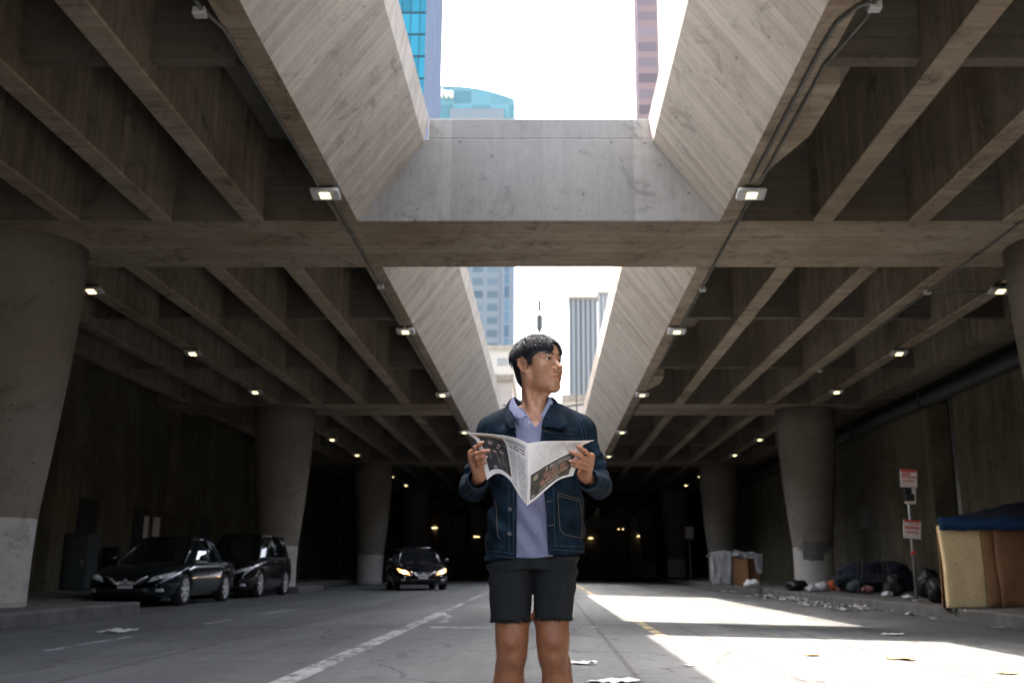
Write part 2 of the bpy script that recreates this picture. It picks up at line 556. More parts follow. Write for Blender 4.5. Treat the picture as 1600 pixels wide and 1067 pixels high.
# small upstand joint line along parapet foot
# transverse beams
for i, y in enumerate(BY):
    if i in (1, 3, 4, 5):
        segs = [(WL, WR)]
    else:
        segs = [(WL, -.612 * HC), (.572 * HC, WR)]
    for (x0, x1) in segs:
        mb = MB()
        nx = max(2, int((x1 - x0) / 1.5))
        xs = [x0 + (x1 - x0) * k / nx for k in range(nx + 1)]
        for xa, xb in zip(xs[:-1], xs[1:]): pass
        cuts = [x0] + [c for c in (-.58 * HC, .54 * HC) if x0 < c < x1] + [x1]
        vs = [(x, yy, z) for x in cuts for yy in (y, y + BW) for z in (ZC, zz(1.262))]
        fs = []
        for k in range(len(cuts) - 1):
            a_ = 4 * k; b_ = a_ + 4
            fs += [(a_, b_, b_ + 1, a_ + 1), (a_ + 2, a_ + 3, b_ + 3, b_ + 2), (a_, a_ + 2, b_ + 2, b_), (a_ + 1, b_ + 1, b_ + 3, a_ + 3)]
        fs += [(0, 1, 3, 2), (b_, b_ + 2, b_ + 3, b_ + 1)]
        mb.add(vs, fs)
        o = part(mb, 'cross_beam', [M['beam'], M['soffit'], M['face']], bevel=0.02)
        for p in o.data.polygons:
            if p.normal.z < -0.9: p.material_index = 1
            elif abs(p.normal.y) > 0.9: p.material_index = 2 if (i in (1, 3) and abs(p.center.x) < 2) else 0  # lighter concrete in the slot, darker copy where the cells lie in shade
    if i in (1, 3):
        mb = MB()
        mb.box(-.352 * HC, .309 * HC, y + 0.012, y + 0.30, zz(1.262) + 0.0, zz(1.328) - 0.004)
        part(mb, 'beam_upstand', M['face'], bevel=0.015)
# the flared beam ends between the slot and the girders are covered by the girders' own sloping webs
RIBL = [-.857, -1.125, -1.395, -1.66, -1.93, -2.2]
RIBR = [.813, 1.095, 1.37, 1.65]
for (y0, y1) in spans:
    for k in RIBL + RIBR:
        mb = MB()
        x0, x1 = (k - .0305) * HC, (k + .0305) * HC
        zt = zz(1.262)
        pr = [(x0, ZC + .02), (x0 + .02, ZC), (x1 - .02, ZC), (x1, ZC + .02), (x1, zt), (x0, zt)]
        mb.prism_y(pr, y0, y1, 0, 1)
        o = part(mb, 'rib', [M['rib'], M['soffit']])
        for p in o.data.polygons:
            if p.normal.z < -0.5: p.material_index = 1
DIA = [-2.6, 0.7, 5.0, 9.73, 20.9, 26.3, 37.9, 43.1, 54.7, 60, 71.5, 76.7]
for y in DIA:
    for (x0, x1) in ((WL, -.606 * HC), (.566 * HC, WR)):
        mb = MB(); mb.box(x0, x1, y, y + 0.18, zz(1.042), zz(1.26))
        part(mb, 'diaphragm', M['beam'])
# haunch on the right girder in front of the beam
for (ya, yb, yc) in ((9.91, 11.2, 12.3), (26.48, 27.6, 28.6)):
    mb = MB()
    xo, xi = .622 * HC, .5685 * HC
    zt = zz(1.26); z0 = ZC + .003
    vs = [(xi, ya, z0), (xo, ya, z0), (xo, yb, z0), (xi, yc, z0), (xi, ya, zt), (xo, ya, zt), (xo, yb, zt), (xi, yc, zt)]
    mb.add(vs, [(0, 1, 2, 3)[::-1], (4, 5, 6, 7), (0, 1, 5, 4), (1, 2, 6, 5), (2, 3, 7, 6), (3, 0, 4, 7)])
    part(mb, 'haunch', M['soffit'])
for (x0, x1, y0, y1) in ((WL - 2, -.40 * HC, DY0, DY1), (.37 * HC, WR + 2, DY0, DY1), (-.40 * HC, .37 * HC, SLOT_END + BW, DY1)):
    mb = MB(); mb.box(x0, x1, y0, y1, zz(1.262) + .003, zz(1.32))
    part(mb, 'deck_slab', M['slab'])
# edge girder on the right wall: underside strip in front of the bearing gap
mb = MB(); mb.box(1.93 * HC, WR + 1.2, DY0, DY1, ZC + .012, zz(1.26))
part(mb, 'edge_girder', M['rib'])

# ------------------------------------------------------------------ columns
COLPROF = [(.60, -.3), (.60, .9), (.62, 1.45), (.70, 2.2), (.78, 3.0), (.85, 3.8), (.90, 4.5), (.93, 5.1), (.95, ZC - .001)]
def column(x, y, label, patch=False, paint=1.49, parts=True):
    e = empty('concrete_column', (x, y, 0))
    tag(e, label, 'column', 'flared concrete columns under the overpass')
    mb = MB(); mb.lathe(COLPROF, n=56)
    mb.build('shaft', M['column'], e, smooth=True)
    if parts:
        mb = MB(); mb.lathe([(.606, 0.1), (.606, 0.9), (.6275, paint)], n=56, caps=False)
        mb.build('painted_base', M['colpaint'], e, smooth=True)
    if patch:
        vs = []; fs = []
        n = 26
        for i in range(n + 1):
            t = -2.35 + 1.7 * i / n
            zl = 1.05 + 0.22 * mnoise.noise(Vector((t * 3, 1, 0))) + (0.25 if t > -1.3 else 0) * (1 if t < -.8 else 1.4)
            zu = 1.60 + 0.06 * mnoise.noise(Vector((t * 4, 7, 0)))
            for z in (zl, zu):
                r = np.interp(z, [.9, 1.45, 2.2], [.612, .632, .71])
                vs.append((r * math.cos(t), r * math.sin(t), z))
        for i in range(n): fs.append((2 * i, 2 * i + 2, 2 * i + 3, 2 * i + 1))
        mb = MB(); mb.add(vs, fs); mb.build('grey_patch', M['colpatch'], e, smooth=True)
        mb = MB(); mb.box(-.60, -.44, -.56, -.545, 1.35, 1.78, M=Matrix.Rotation(R(0), 4, 'Z'))
        mb.build('taped_notice', M['colpaint'], e)
    return e
CX = 8.45
column(-CX, 15.4, 'nearest left column, wide flared grey concrete shaft with white painted foot at the frame edge')
column(CX, 15.4, 'nearest right column, flared concrete top cut off by the right edge of the photo')
column(-CX - .05, 32.2, 'grey flared column rising behind the two dark parked cars')
column(CX, 32.2, 'flared column with pale painted foot and dark grey paint patch behind the rubbish heap', True, 1.72)
column(-CX, 49.0, 'dim column just left of the car with its headlights on')
column(CX, 49.0, 'shadowed column beside the draped white sheet and cardboard box')
column(-CX, 65.8, 'far dark column to the right of the car with its headlights on')
column(CX, 65.8, 'far dark column between the hanging sheet shelter and the jacketed man')
column(-CX, 82.6, 'farthest left column, small and dim near the end wall of the underpass')
column(CX, 82.6, 'farthest right column, small and dim near the end wall of the underpass')

# ------------------------------------------------------------------ retaining walls
WT = CAMZ + .855 * HC
lw = empty('retaining_wall', (WL, 14, 0)); tag(lw, 'dark stained left retaining wall behind the parked cars', 'wall')
def lpart(mb, name, mat, e, **kw):
    o = mb.build(name, mat, e, **kw); o.location = tuple(-c for c in e.location); return o
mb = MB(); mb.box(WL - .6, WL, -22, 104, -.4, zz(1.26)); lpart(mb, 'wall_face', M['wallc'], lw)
for y in (9.0, 17.5, 24.6, 32.5, 41, 50, 60, 72):
    mb = MB(); mb.box(WL + .002, WL + .28, y, y + .7, -.3, zz(1.0)); lpart(mb, 'pilaster', M['wallc'], lw, bevel=.02)
M['dark'] = plain('recess_shade', (0.02, 0.021, 0.022), 0.7, var=.3)  # near-black colour stands in for the shade inside wall gaps and openings
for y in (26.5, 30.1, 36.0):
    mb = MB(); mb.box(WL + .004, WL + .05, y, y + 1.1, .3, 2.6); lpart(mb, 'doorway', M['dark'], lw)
rw = empty('retaining_wall', (WR, 14, 0)); tag(rw, 'dark stained right retaining wall behind the street sign and cardboard shelter', 'wall')
for (y0, y1) in ((-22, 24.7), (26.4, 104)):
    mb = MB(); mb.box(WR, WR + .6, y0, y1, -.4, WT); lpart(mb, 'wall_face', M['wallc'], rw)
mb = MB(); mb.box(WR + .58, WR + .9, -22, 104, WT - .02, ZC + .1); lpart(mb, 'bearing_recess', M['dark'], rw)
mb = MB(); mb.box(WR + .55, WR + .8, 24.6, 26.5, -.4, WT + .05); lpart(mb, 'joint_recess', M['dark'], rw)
for z in (1.6, 3.2):
    for (y0, y1) in ((-22, 24.65), (26.45, 104)):
        mb = MB(); mb.box(WR - .03, WR + .01, y0, y1, z + .35, z + .47); lpart(mb, 'ledge', M['wallc'], rw, bevel=.01)
mb = MB(); mb.box(-30, 30, 104.2, 105, -.5, 12); 
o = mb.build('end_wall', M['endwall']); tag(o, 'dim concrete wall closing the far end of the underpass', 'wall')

pe = empty('drain_pipe', (WR - .1, 18, WT - .05)); tag(pe, 'thick black pipe running level along the top of the right wall', 'pipe')
mb = MB(); mb.tube([(WR - .14, y, WT + .02) for y in range(-10, 80, 6)], .19, 14); o = mb.build('pipe_run', M['darksteel'], pe, smooth=True); o.location = tuple(-c for c in pe.location)
for y in range(2, 60, 6):
    mb = MB(); mb.box(WR - .36, WR + .02, y, y + .08, WT - .2, WT - .16); mb.box(WR - .36, WR - .335, y, y + .08, WT - .2, WT + .24)
    o = mb.build('bracket', M['darksteel'], pe); o.location = tuple(-c for c in pe.location)
mb = MB(); mb.tube([(WR + .22, 25.25, -.2), (WR + .22, 25.25, WT - .1)], .085, 12)
tag(mb.build('downpipe', M['steel'], smooth=True), 'grey vertical downpipe in the dark joint of the right wall', 'pipe')

# conduits
def conduit(name, pts, r, label, grp='conduits on the girder undersides', box=None):
    e = empty(name, pts[0]); tag(e, label, 'conduit')
    off = -Vector(pts[0])
    mb = MB(); mb.tube(pts, r, 8); o = mb.build('tube', M['conduit'], e, smooth=True); o.location = off
    for b in (box or []):
        mb = MB(); mb.box(b[0] - .06, b[0] + .06, b[1] - .05, b[1] + .05, b[2] - .05, b[2] + .03); o = mb.build('junction_box', M['housing'], e, bevel=.01); o.location = off
zc = ZC - .035
conduit('conduit', [(.537 * HC, 12.6, zc), (.537 * HC, 9.1, zc), (.54 * HC, 8.6, zc), (.565 * HC, 8.3, zc), (.59 * HC, 8.25, zc)], .021,
        'inner one of two steel conduits under the right slot girder', box=[(.592 * HC, 8.3, zc)])
conduit('conduit', [(.562 * HC, 12.6, zc), (.562 * HC, 9.4, zc), (.575 * HC, 9.0, zc), (.59 * HC, 8.5, zc), (.59 * HC, 6, zc)], .019,
        'outer one of two steel conduits under the right slot girder')
conduit('conduit', [(.560 * HC, 13.1, zc), (.560 * HC, 20.3, zc), (.56 * HC, 40, zc)], .019,
        'steel conduit running on from the nearest right lamp under the girder', box=[(.565 * HC, 17.8, zc)])
conduit('conduit', [(-.60 * HC, 12.7, zc), (-.605 * HC, 10, zc), (-.605 * HC, 8.7, zc), (-.625 * HC, 8.35, zc), (-.63 * HC, 6, zc)], .022,
        'dark conduit along the left slot girder above the nearest left lamp', box=[(-.63 * HC, 8.4, zc)])
conduit('conduit', [(-.585 * HC, 13.1, zc), (-.585 * HC, 20.3, zc), (-.585 * HC, 40, zc)], .022,
        'steel conduit running on from the nearest left lamp under the girder', box=[(-.59 * HC, 17.6, zc)])
conduit('conduit', [(1.39 * HC, 9, zc), (1.39 * HC, 18.2, zc), (1.39 * HC, 27.5, zc)], .02,
        'thin conduit under the third rib on the right side', box=[(1.39 * HC, 18.0, zc), (1.39 * HC, 25.5, zc)])
conduit('conduit', [(1.40 * HC, 17.9, zc - .02), (1.66 * HC, 17.9, zc - .02)], .014, 'short cross conduit feeding the outer lamp on the right')

# lamps
def lamp(led):
    e = empty('ceiling_lamp', (0, 0, 0))
    T = Matrix.Rotation(R(-14), 4, 'X')
    mb = MB(); mb.box(-.12, .12, -.09, .09, -.07, 0.0); mb.build('bracket', M['darksteel'], e, bevel=.008)
    mb = MB(); mb.box(-.20, .20, -.13, .12, -.130, -.065, M=T); mb.build('housing', M['housing'], e, bevel=.03)
    mb = MB(); mb.box(-.070, .070, -.085, .055, -.140, -.1325, M=T)
    l = mb.build('led_panel', led, e, bevel=.003)
    mb = MB()
    for k in (-.025, .025): mb.box(k - .003, k + .003, -.085, .055, -.144, -.1405, M=T)
    mb.box(-.070, .070, -.018, -.012, -.144, -.1405, M=T)
    mb.build('lens_grid', M['housing'], l)
    return e
LG1 = 'lamps under the slot girders'; LG2 = 'lamps under the outer ribs'
lp = lamp(M['led']); lp2 = lamp(M['ledfar'])
ordn = ['nearest', 'second', 'third', 'fourth', 'fifth']
first = True
for side, k in (('left', -.588), ('right', .548)):
    for i, y in enumerate((12.9, 20.9, 28.8, 36.8, 44.7)):
        e = lp if first else copy_tree(lp)
        first = False
        e.location = (k * HC, y, ZC - .002)
        tag(e, f'{ordn[i]} small pale lamp under the {side} edge of the open slot', 'lamp', LG1)
first = True
ordn = ['nearest', 'second', 'third', 'fourth', 'fifth', 'sixth', 'seventh']
for side, s in (('left', -1), ('right', 1)):
    for i, y in enumerate((17.7, 23.1, 28.3, 38.9, 44.2, 54.5, 60.0)):
        e = lp2 if first else copy_tree(lp2)
        first = False
        e.location = (s * 1.655 * HC - s * .15, y, ZC - .002)
        tag(e, f'{ordn[i]} glowing yellow lamp of the row under the far {side} rib', 'lamp', LG2)
# wall lamps near the far end
wl = []
def wall_lamp(x, y, z, label):
    e = empty('wall_lamp', (x, y, z)); tag(e, label, 'lamp', 'lamps at the far end of the underpass')
    mb = MB(); mb.box(-.12, .12, -.02, .12, -.1, .12); mb.build('housing', M['housing'], e, bevel=.02)
    mb = MB(); mb.box(-.22, .22, -.08, .10, -.16, -.11); mb.build('lens', M['walled'], e)
M['walled'] = emit('wall_lamp_lens', (1.0, 0.72, 0.36), 0.6)
column(-5.6, 82.6, 'slim looking far column just left of the man with a dim lamp on it', parts=False)
column(6.05, 82.6, 'far column just right of the man with a warm lamp glow on it', parts=False)
for (x, y, z, lab) in ((-9.0, 81.86, 4.3, 'lit wall lamp above and right of the car with headlights on'),
                       (-5.6, 81.84, 3.6, 'dim wall lamp close to the left side of the jacket'),
                       (6.05, 81.82, 4.2, 'brightest of the lamps on the far columns right of the man'),
                       (9.6, 104.0, 4.4, 'faint lamp right of the brightest far lamp'),
                       (4.6, 104.0, 4.2, 'dim lamp over the pale doorway just right of the man')):
    wall_lamp(x, y, z, lab)

# ------------------------------------------------------------------ towers beyond the slot
def facade(name, wallc, glassc, nx, nz, fx, fz, rough=0.25, metal=0.0, axis='x', var=0.25, spec=0.15):
    """window grid: cells of nx by nz metres, glass fraction fx by fz"""
    m, nt, b = new_mat(name)
    tc = N(nt, "ShaderNodeTexCoord").outputs["Object"]
    sep = N(nt, "ShaderNodeSeparateXYZ"); nt.links.new(tc, sep.inputs[0])
    geo = N(nt, "ShaderNodeNewGeometry")
    sn = N(nt, "ShaderNodeSeparateXYZ"); nt.links.new(geo.outputs["Normal"], sn.inputs[0])
    isx = math_(nt, 'GREATER_THAN', math_(nt, 'ABSOLUTE', sn.outputs[0]), 0.7)
    mx = N(nt, "ShaderNodeMix", data_type='FLOAT')
    nt.links.new(isx, mx.inputs[0]); nt.links.new(sep.outputs[0], mx.inputs[2]); nt.links.new(sep.outputs[1], mx.inputs[3])
    a = math_(nt, 'DIVIDE', mx.outputs[0], nx); z = math_(nt, 'DIVIDE', sep.outputs[2], nz)
    ga = math_(nt, 'LESS_THAN', math_(nt, 'FRACT', a), fx)
    gz = math_(nt, 'LESS_THAN', math_(nt, 'FRACT', z), fz)
    g = math_(nt, 'MULTIPLY', ga, gz)
    cmb = N(nt, "ShaderNodeCombineXYZ")
    nt.links.new(math_(nt, 'FLOOR', a), cmb.inputs[0]); nt.links.new(math_(nt, 'FLOOR', z), cmb.inputs[1])
    w = N(nt, "ShaderNodeTexWhiteNoise", noise_dimensions='2D'); nt.links.new(cmb.outputs[0], w.inputs["Vector"])
    gl_ = ramp(nt, w.outputs[0], [(0, tuple(c * (1 - var) for c in glassc)), (1, tuple(min(1, c * (1 + var)) for c in glassc))])
    big = noise_(nt, tc, 0.05, 3)
    wl_ = mixc(nt, wallc, tuple(c * .85 for c in wallc), big)
    nt.links.new(mixc(nt, wl_, gl_, g), b.inputs["Base Color"])
    r = math_(nt, 'SUBTRACT', 0.75, math_(nt, 'MULTIPLY', g, 0.75 - rough)); nt.links.new(r, b.inputs["Roughness"])
    b.inputs["Metallic"].default_value = metal
    b.inputs["Specular IOR Level"].default_value = spec
    return m
F_cyan = facade('cyan_curtain_wall', (0.02, 0.05, 0.07), (0.02, 0.17, 0.26), 1.5, 4.0, .90, .90, .2)
F_side = facade('ribbed_grey_blue_wall', (0.15, 0.185, 0.26), (0.11, 0.145, 0.22), 0.8, 4.0, .5, .96, .9, spec=0.0)
F_del = facade('pale_blue_window_wall', (0.16, 0.19, 0.22), (0.09, 0.125, 0.155), 4.6, 4.2, .72, .55, .3)
F_teal = facade('teal_glass', (0.14, 0.25, 0.29), (0.10, 0.22, 0.27), 6.0, 5.0, .93, .9, .2)
F_brn = facade('dusty_brown_stone_wall', (0.23, 0.18, 0.195), (0.16, 0.145, 0.17), 4.2, 2.45, .80, .6, .8, spec=0.0)
F_str = facade('striped_grey_tower_wall', (0.28, 0.295, 0.31), (0.11, 0.125, 0.14), 1.7, 400, .45, .99, .4)
F_low = facade('cream_low_building_wall', (0.46, 0.42, 0.38), (0.22, 0.22, 0.22), 6, 5, .45, .4, .5)
F_end = facade('shading_block_wall', (0.30, 0.28, 0.26), (0.06, 0.09, 0.12), 3.6, 3.8, .7, .6, .3)

def tower(name, label, x0, x1, y0, y1, h, mf, ms_=None, extra=None):
    e = empty(name, ((x0 + x1) / 2, (y0 + y1) / 2, -.5)); tag(e, label, 'building')
    off = -e.location
    mb = MB(); mb.box(x0, x1, y0, y1, -.5, h); o = mb.build('wall', [mf, ms_ or mf], e); o.location = off
    for p in o.data.polygons:
        if abs(p.normal.x) > .9: p.material_index = 1
    mb = MB(); mb.box(x0 - .3, x1 + .3, y0 - .3, y1 + .3, h, h + 1.2); o = mb.build('roof_parapet', M['slab'], e); o.location = off
    return e
tx = P(661, 184, 150).x
tower('glass_tower', 'tall cyan glass tower with grey blue side at the left edge of the sky opening', tx - 45, tx, 150, 150 * 192 / 165, 190, F_cyan, F_side)
# curved-top tower
pa = P(804, 184, 300); YD = 300
e = empty('office_tower', (pa.x - 35, YD + 20, -.5)); tag(e, 'pale blue office tower with a curved teal glass top seen above the near beam', 'building')
off = -e.location
xr = pa.x; xl = xr - 75
zr = P(804, 155, YD).z; zc_ = P(686, 134.5, YD).z; zb = P(740, 200, YD).z
mb = MB()
n = 24; xcen = P(700, 134, YD).x
def ztop(x):
    t = (x - xcen) / (xr - xcen); return zc_ - (zc_ - zr) * t * t
xs = [xl + (xr - xl) * i / n for i in range(n + 1)]
vs = []
for y in (YD, YD + 30):
    for x in xs: vs += [(x, y, zb), (x, y, ztop(x))]
m2 = 2 * (n + 1); fs = []
for i in range(n):
    fs.append((2 * i, 2 * i + 2, 2 * i + 3, 2 * i + 1)); fs.append((m2 + 2 * i, m2 + 2 * i + 1, m2 + 2 * i + 3, m2 + 2 * i + 2))
    fs.append((2 * i + 1, 2 * i + 3, m2 + 2 * i + 3, m2 + 2 * i + 1))
fs.append((2 * n, m2 + 2 * n, m2 + 2 * n + 1, 2 * n + 1)); fs.append((0, 1, m2 + 1, m2))
mb.add(vs, fs); o = mb.build('glass_crown', F_teal, e); o.location = off
mb = MB(); mb.box(xl, xr, YD, YD + 30, -.5, zb - .01); o = mb.build('wall', F_del, e); o.location = off
mb = MB(); mb.box(P(783, 480, YD).x, xr + .15, YD - .5, YD + 20, -.5, zb - 4); o = mb.build('stair_core', facade('blue_grey_core_wall', (0.16, 0.19, 0.23), (0.08, 0.13, 0.18), 2.6, 4.2, .6, .9), e); o.location = off
mb = MB(); pz = P(745, 171, YD)
mb.box(P(703, 171, YD).x, P(788, 171, YD).x, YD - .6, YD - .01, zb - 1, pz.z); o = mb.build('plant_screen', plain('pale_louvre_paint', (0.14, 0.17, 0.20), .6), e); o.location = off
M['white'] = plain('white_sign_paint', (0.8, 0.8, 0.8), .5, var=.05)
cu = bpy.data.curves.new('lettering', 'FONT'); cu.body = "lte"; cu.extrude = .3; cu.size = 1.0
to = bpy.data.objects.new('tmp', cu); COL.objects.link(to)
bpy.context.view_layer.update()
dg = bpy.context.evaluated_depsgraph_get()
me = bpy.data.meshes.new_from_object(to.evaluated_get(dg)); bpy.data.objects.remove(to)
me.materials.clear(); me.materials.append(M['white'])
o = mesh_obj('lettering', me, e)
pl = P(688.5, 154, YD); pr = P(709, 141, YD)
w = max(v.co.x for v in me.vertices)
o.scale = ((pr.x - pl.x) / w,) * 3
o.rotation_euler = (R(90), 0, 0); o.location = off + Vector((pl.x, YD - .4, pl.z))
# right brown tower
px = P(994.5, 100, 130).x
tower('stone_tower', 'dusty brown tower with rows of dark windows at the right edge of the sky opening', px + .25, px + 3.3, 130, 135, 175, F_brn)
# striped tower right of the man
p0 = P(889, 468, 340); p1 = P(933, 468, 340)
tower('striped_tower', 'grey vertically striped tower right of the man in the lower sky opening', p0.x, p1.x, 340, 370, p0.z, F_str)
p0 = P(934, 459, 420); p1 = P(952, 459, 420)
tower('slab_tower', 'pale narrow tower behind the striped tower beside the right slot wall', p0.x, p1.x, 420, 440, p0.z, F_str)
# cream buildings at the left foot
for (u0, u1, v, Y, d, lab) in ((728, 806, 547, 240, 20, 'cream low block in front of the pale blue office tower left of the man'),
                               (700, 800, 596, 170, 20, 'lower cream building at the foot of the slot left of the man'),
                               (880, 960, 626, 200, 20, 'low cream building right of the man just above his shoulder')):
    a = P(u0, v, Y); c = P(u1, v, Y)
    tower('low_building', lab, a.x, c.x, Y, Y + d, a.z, F_low)
# unseen block added behind the left deck, sized to shade the far road
tower('shading_block', 'unseen tall block added behind the left deck to shade the far road', -70, -25, 60.5, 100, 91, F_end)
# mast with two dark drums
p = P(843, 470, 230); q = P(843, 486, 230); r_ = P(843, 493, 230); s_ = P(843, 513, 230); t_ = P(843, 521, 230)
e = empty('antenna_mast', (p.x, 230, -.5)); tag(e, 'thin mast carrying two dark drums, the lower one pointed, right above the head', 'mast')
off = -e.location
mb = MB(); mb.tube([(p.x, 230, -.5), (p.x, 230, p.z)], .10, 8); o = mb.build('pole', M['darksteel'], e); o.location = off
mb = MB(); mb.lathe([(.38, q.z), (.38, p.z)], (p.x, 230), 16); o = mb.build('upper_drum', M['darksteel'], e, smooth=False); o.location = off
mb = MB(); mb.lathe([(.1, t_.z), (.75, s_.z), (.75, r_.z)], (p.x, 230), 16); o = mb.build('lower_drum', M['darksteel'], e); o.location = off
# thin overhead walkway rail beyond the slot
a = P(770, 629, 110); c = P(915, 633, 110)
mb = MB(); 
mb.tube([(a.x - 6, 110, a.z - .3), (a.x + 2, 110, a.z - .3), ((a.x + c.x) / 2, 110, a.z - .9), (c.x, 110, a.z - .1), (c.x + 6, 110, a.z - .1)], .12, 8)
for x in (a.x - 2, a.x + .6, c.x - 1, c.x + 3): mb.tube([(x, 110, -.5), (x, 110, a.z + .9)], .08, 6)
tag(mb.build('overhead_rail', M['darksteel']), 'dark rail on thin posts crossing behind the shoulders of the man', 'railing')

# ------------------------------------------------------------------ street sign
M['redpaint'] = plain('red_sign_paint', (0.62, 0.08, 0.06), .5, var=.2)
M['signwhite'] = plain('white_sign_plate', (0.80, 0.74, 0.72), .5, var=.1)
M['black'] = plain('black_plastic', (0.012, 0.012, 0.013), .4, var=.3)
base = P(1432, 937, 20.6); bz = walkz(base.x, base.y)
top = P(1416, 733, 20.6)
e = empty('street_sign', (base.x, base.y, bz)); tag(e, 'leaning grey post with two red and white parking signs and a black device between them', 'street sign')
d = top - Vector((base.x, base.y, bz)); 
mb = MB(); mb.tube([(0, 0, -.03), d * 1.0], .03, 8); mb.build('post', M['steel'], e, smooth=True)
mb = MB(); mb.lathe([(.09, -.01), (.09, .02), (.04, .04)], n=12); mb.build('base_collar', M['steel'], e)
def plate(name, v0, v1, u0, u1, rows, mat):
    a = P(u0, v0, 20.52) - e.location; c = P(u1, v1, 20.52) - e.location
    x0, x1, z0, z1 = a.x, c.x, c.z, a.z
    Rm = Matrix.Translation(((x0 + x1) / 2, a.y, (z0 + z1) / 2)) @ Matrix.Rotation(R(4), 4, 'Y')
    W = (x1 - x0) / 2; H = (z1 - z0) / 2
    mb = MB(); mb.box(-W, W, -.006, .006, -H, H, M=Rm); o = mb.build(name, mat, e, bevel=.004)
    if rows:
        mb = MB()
        for (za, zb_, segs) in rows:
            for (sa, sb) in segs: mb.box(-W + 2 * W * sa, -W + 2 * W * sb, -.009, -.0065, H - 2 * H * zb_, H - 2 * H * za, M=Rm)
        mb.build('lettering', M['redpaint'], o)
def dash(seed, n, a=.08, b=.92):
    q = random.Random(seed); out = []; x = a
    while x < b - .04:
        w = q.uniform(.05, .10) * (6 / n); out.append((x, min(b, x + w))); x += w + .03
    return out
plate('upper_sign_plate', 733, 761, 1405.5, 1434, [(0.0, .16, [(0.02, .98)]), (.20, .34, dash(1, 6, .1, .6)), (.38, .48, dash(2, 4)), (.62, .70, dash(3, 6, .15, .85))], M['signwhite'])
plate('lower_sign_plate', 812, 841, 1410.5, 1440, [(0.0, .14, [(0.02, .98)]), (.18, .26, dash(7, 8, .3, .9)), (.34, .50, dash(4, 5, .06, .9)), (.62, .72, dash(5, 6, .2, .85))], M['signwhite'])
plate('middle_plate', 762, 787, 1412.5, 1432, None, M['signwhite'])
c = P(1421, 773, 20.42) - e.location
mb = MB(); mb.box(c.x - .09, c.x + .09, c.y - .05, c.y + .09, c.z - .12, c.z + .02); mb.box(c.x - .11, c.x + .05, c.y - .03, c.y + .09, c.z + .03, c.z + .15)
mb.build('black_box', M['black'], e, bevel=.02)
c = P(1427, 864, 20.5) - e.location
mb = MB(); mb.tube([(c.x - .05, c.y, c.z), (c.x + .05, c.y, c.z + .01)], .035, 8); mb.build('red_tape', M['redpaint'], e)

# small box and conduit on the right wall, cabinet and signs by the left wall
a = P(1344, 806, 10.15 / (494 / 1580)); 
mb = MB(); mb.box(WR - .16, WR + .01, 31.6, 32.4, 2.0, 2.75); tag(mb.build('wall_box', M['kerb'], bevel=.02), 'small grey service box on the right wall left of the street sign', 'service box')
M['cab'] = plain('blue_grey_cabinet_paint', (0.045, 0.06, 0.07), .5, var=.2, scale=4)
cx, cy = -11.9, 26.0
e = empty('utility_cabinet', (cx, cy, walkz(cx, cy))); tag(e, 'tall blue grey utility cabinet by the left wall next to the near column', 'cabinet')
mb = MB(); mb.box(-.35, .35, -.3, .3, 0, 1.35); mb.build('body', M['cab'], e, bevel=.03)
mb = MB(); mb.box(-.40, .40, -.34, .34, 1.352, 1.40); mb.build('lid', M['cab'], e, bevel=.01)
mb = MB(); mb.box(-.30, .30, -.312, -.301, .08, 1.28); o = mb.build('door', M['cab'], e, bevel=.004)
mb = MB(); mb.box(.2, .23, -.335, -.313, .6, .75); mb.build('handle', M['steel'], o)
cx, cy = -11.95, 28.0
mb = MB(); mb.box(cx - .2, cx + .2, cy - .15, cy + .15, walkz(cx, cy) + .5, walkz(cx, cy) + 1.1); mb.box(cx - .05, cx + .05, cy - .05, cy + .05, walkz(cx, cy) - .02, walkz(cx, cy) + .5)
mb.box(cx - .12, cx + .12, cy - .165, cy - .15, walkz(cx, cy) + .7, walkz(cx, cy) + .95)
tag(mb.build('meter_box', M['black'], bevel=.01), 'small dark meter box on a stub post left of the first parked car', 'meter box')
e = empty('poster_boards', (WL + .12, 31.3, 2)); tag(e, 'pair of narrow whitish boards fixed to the left wall above the first car', 'sign')
for yy, w in ((-.5, .16), (.25, .3)):
    mb = MB(); mb.box(-.1 + .012, .02, yy, yy + w, -.30, .36); mb.build('board', M['signwhite'], e, bevel=.005)

# ------------------------------------------------------------------ shelter of foam mattress, cardboard and blue tarp (right)
def fabric(name, col, bump=.4, scale=6, rough=.85, var=.25):
    m, nt, b = new_mat(name)
    tc = N(nt, "ShaderNodeTexCoord").outputs["Object"]
    n = noise_(nt, tc, scale, 6, .65)
    nt.links.new(ramp(nt, n, [(.3, tuple(c * (1 - var) for c in col)), (.7, tuple(min(1, c * (1 + var)) for c in col))]), b.inputs["Base Color"])
    b.inputs["Roughness"].default_value = rough
    b.inputs["Specular IOR Level"].default_value = .3
    bump_(nt, b, noise_(nt, tc, scale * 4, 5, .7), bump, .02)
    return m
def card(name, col, ribs=True):
    m, nt, b = new_mat(name)
    tc = N(nt, "ShaderNodeTexCoord").outputs["Object"]
    s = noise_(nt, mapping(nt, tc, (22, 22, 0.6)), 1, 4, .6); g = noise_(nt, tc, 1.6, 5, .6)
    c = ramp(nt, s, [(.3, tuple(x * .82 for x in col)), (.7, tuple(x * 1.08 for x in col))])
    c = mixc(nt, c, ramp(nt, g, [(.3, g3(.6)), (.6, g3(1))]), .6, 'MULTIPLY')
    nt.links.new(c, b.inputs["Base Color"]); b.inputs["Roughness"].default_value = .85
    bump_(nt, b, s, .3, .01)
    return m
M['foam'] = None
m, nt, b = new_mat('yellow_foam')
tc = N(nt, "ShaderNodeTexCoord").outputs["Object"]
vo = N(nt, "ShaderNodeTexVoronoi"); vo.inputs["Scale"].default_value = 17
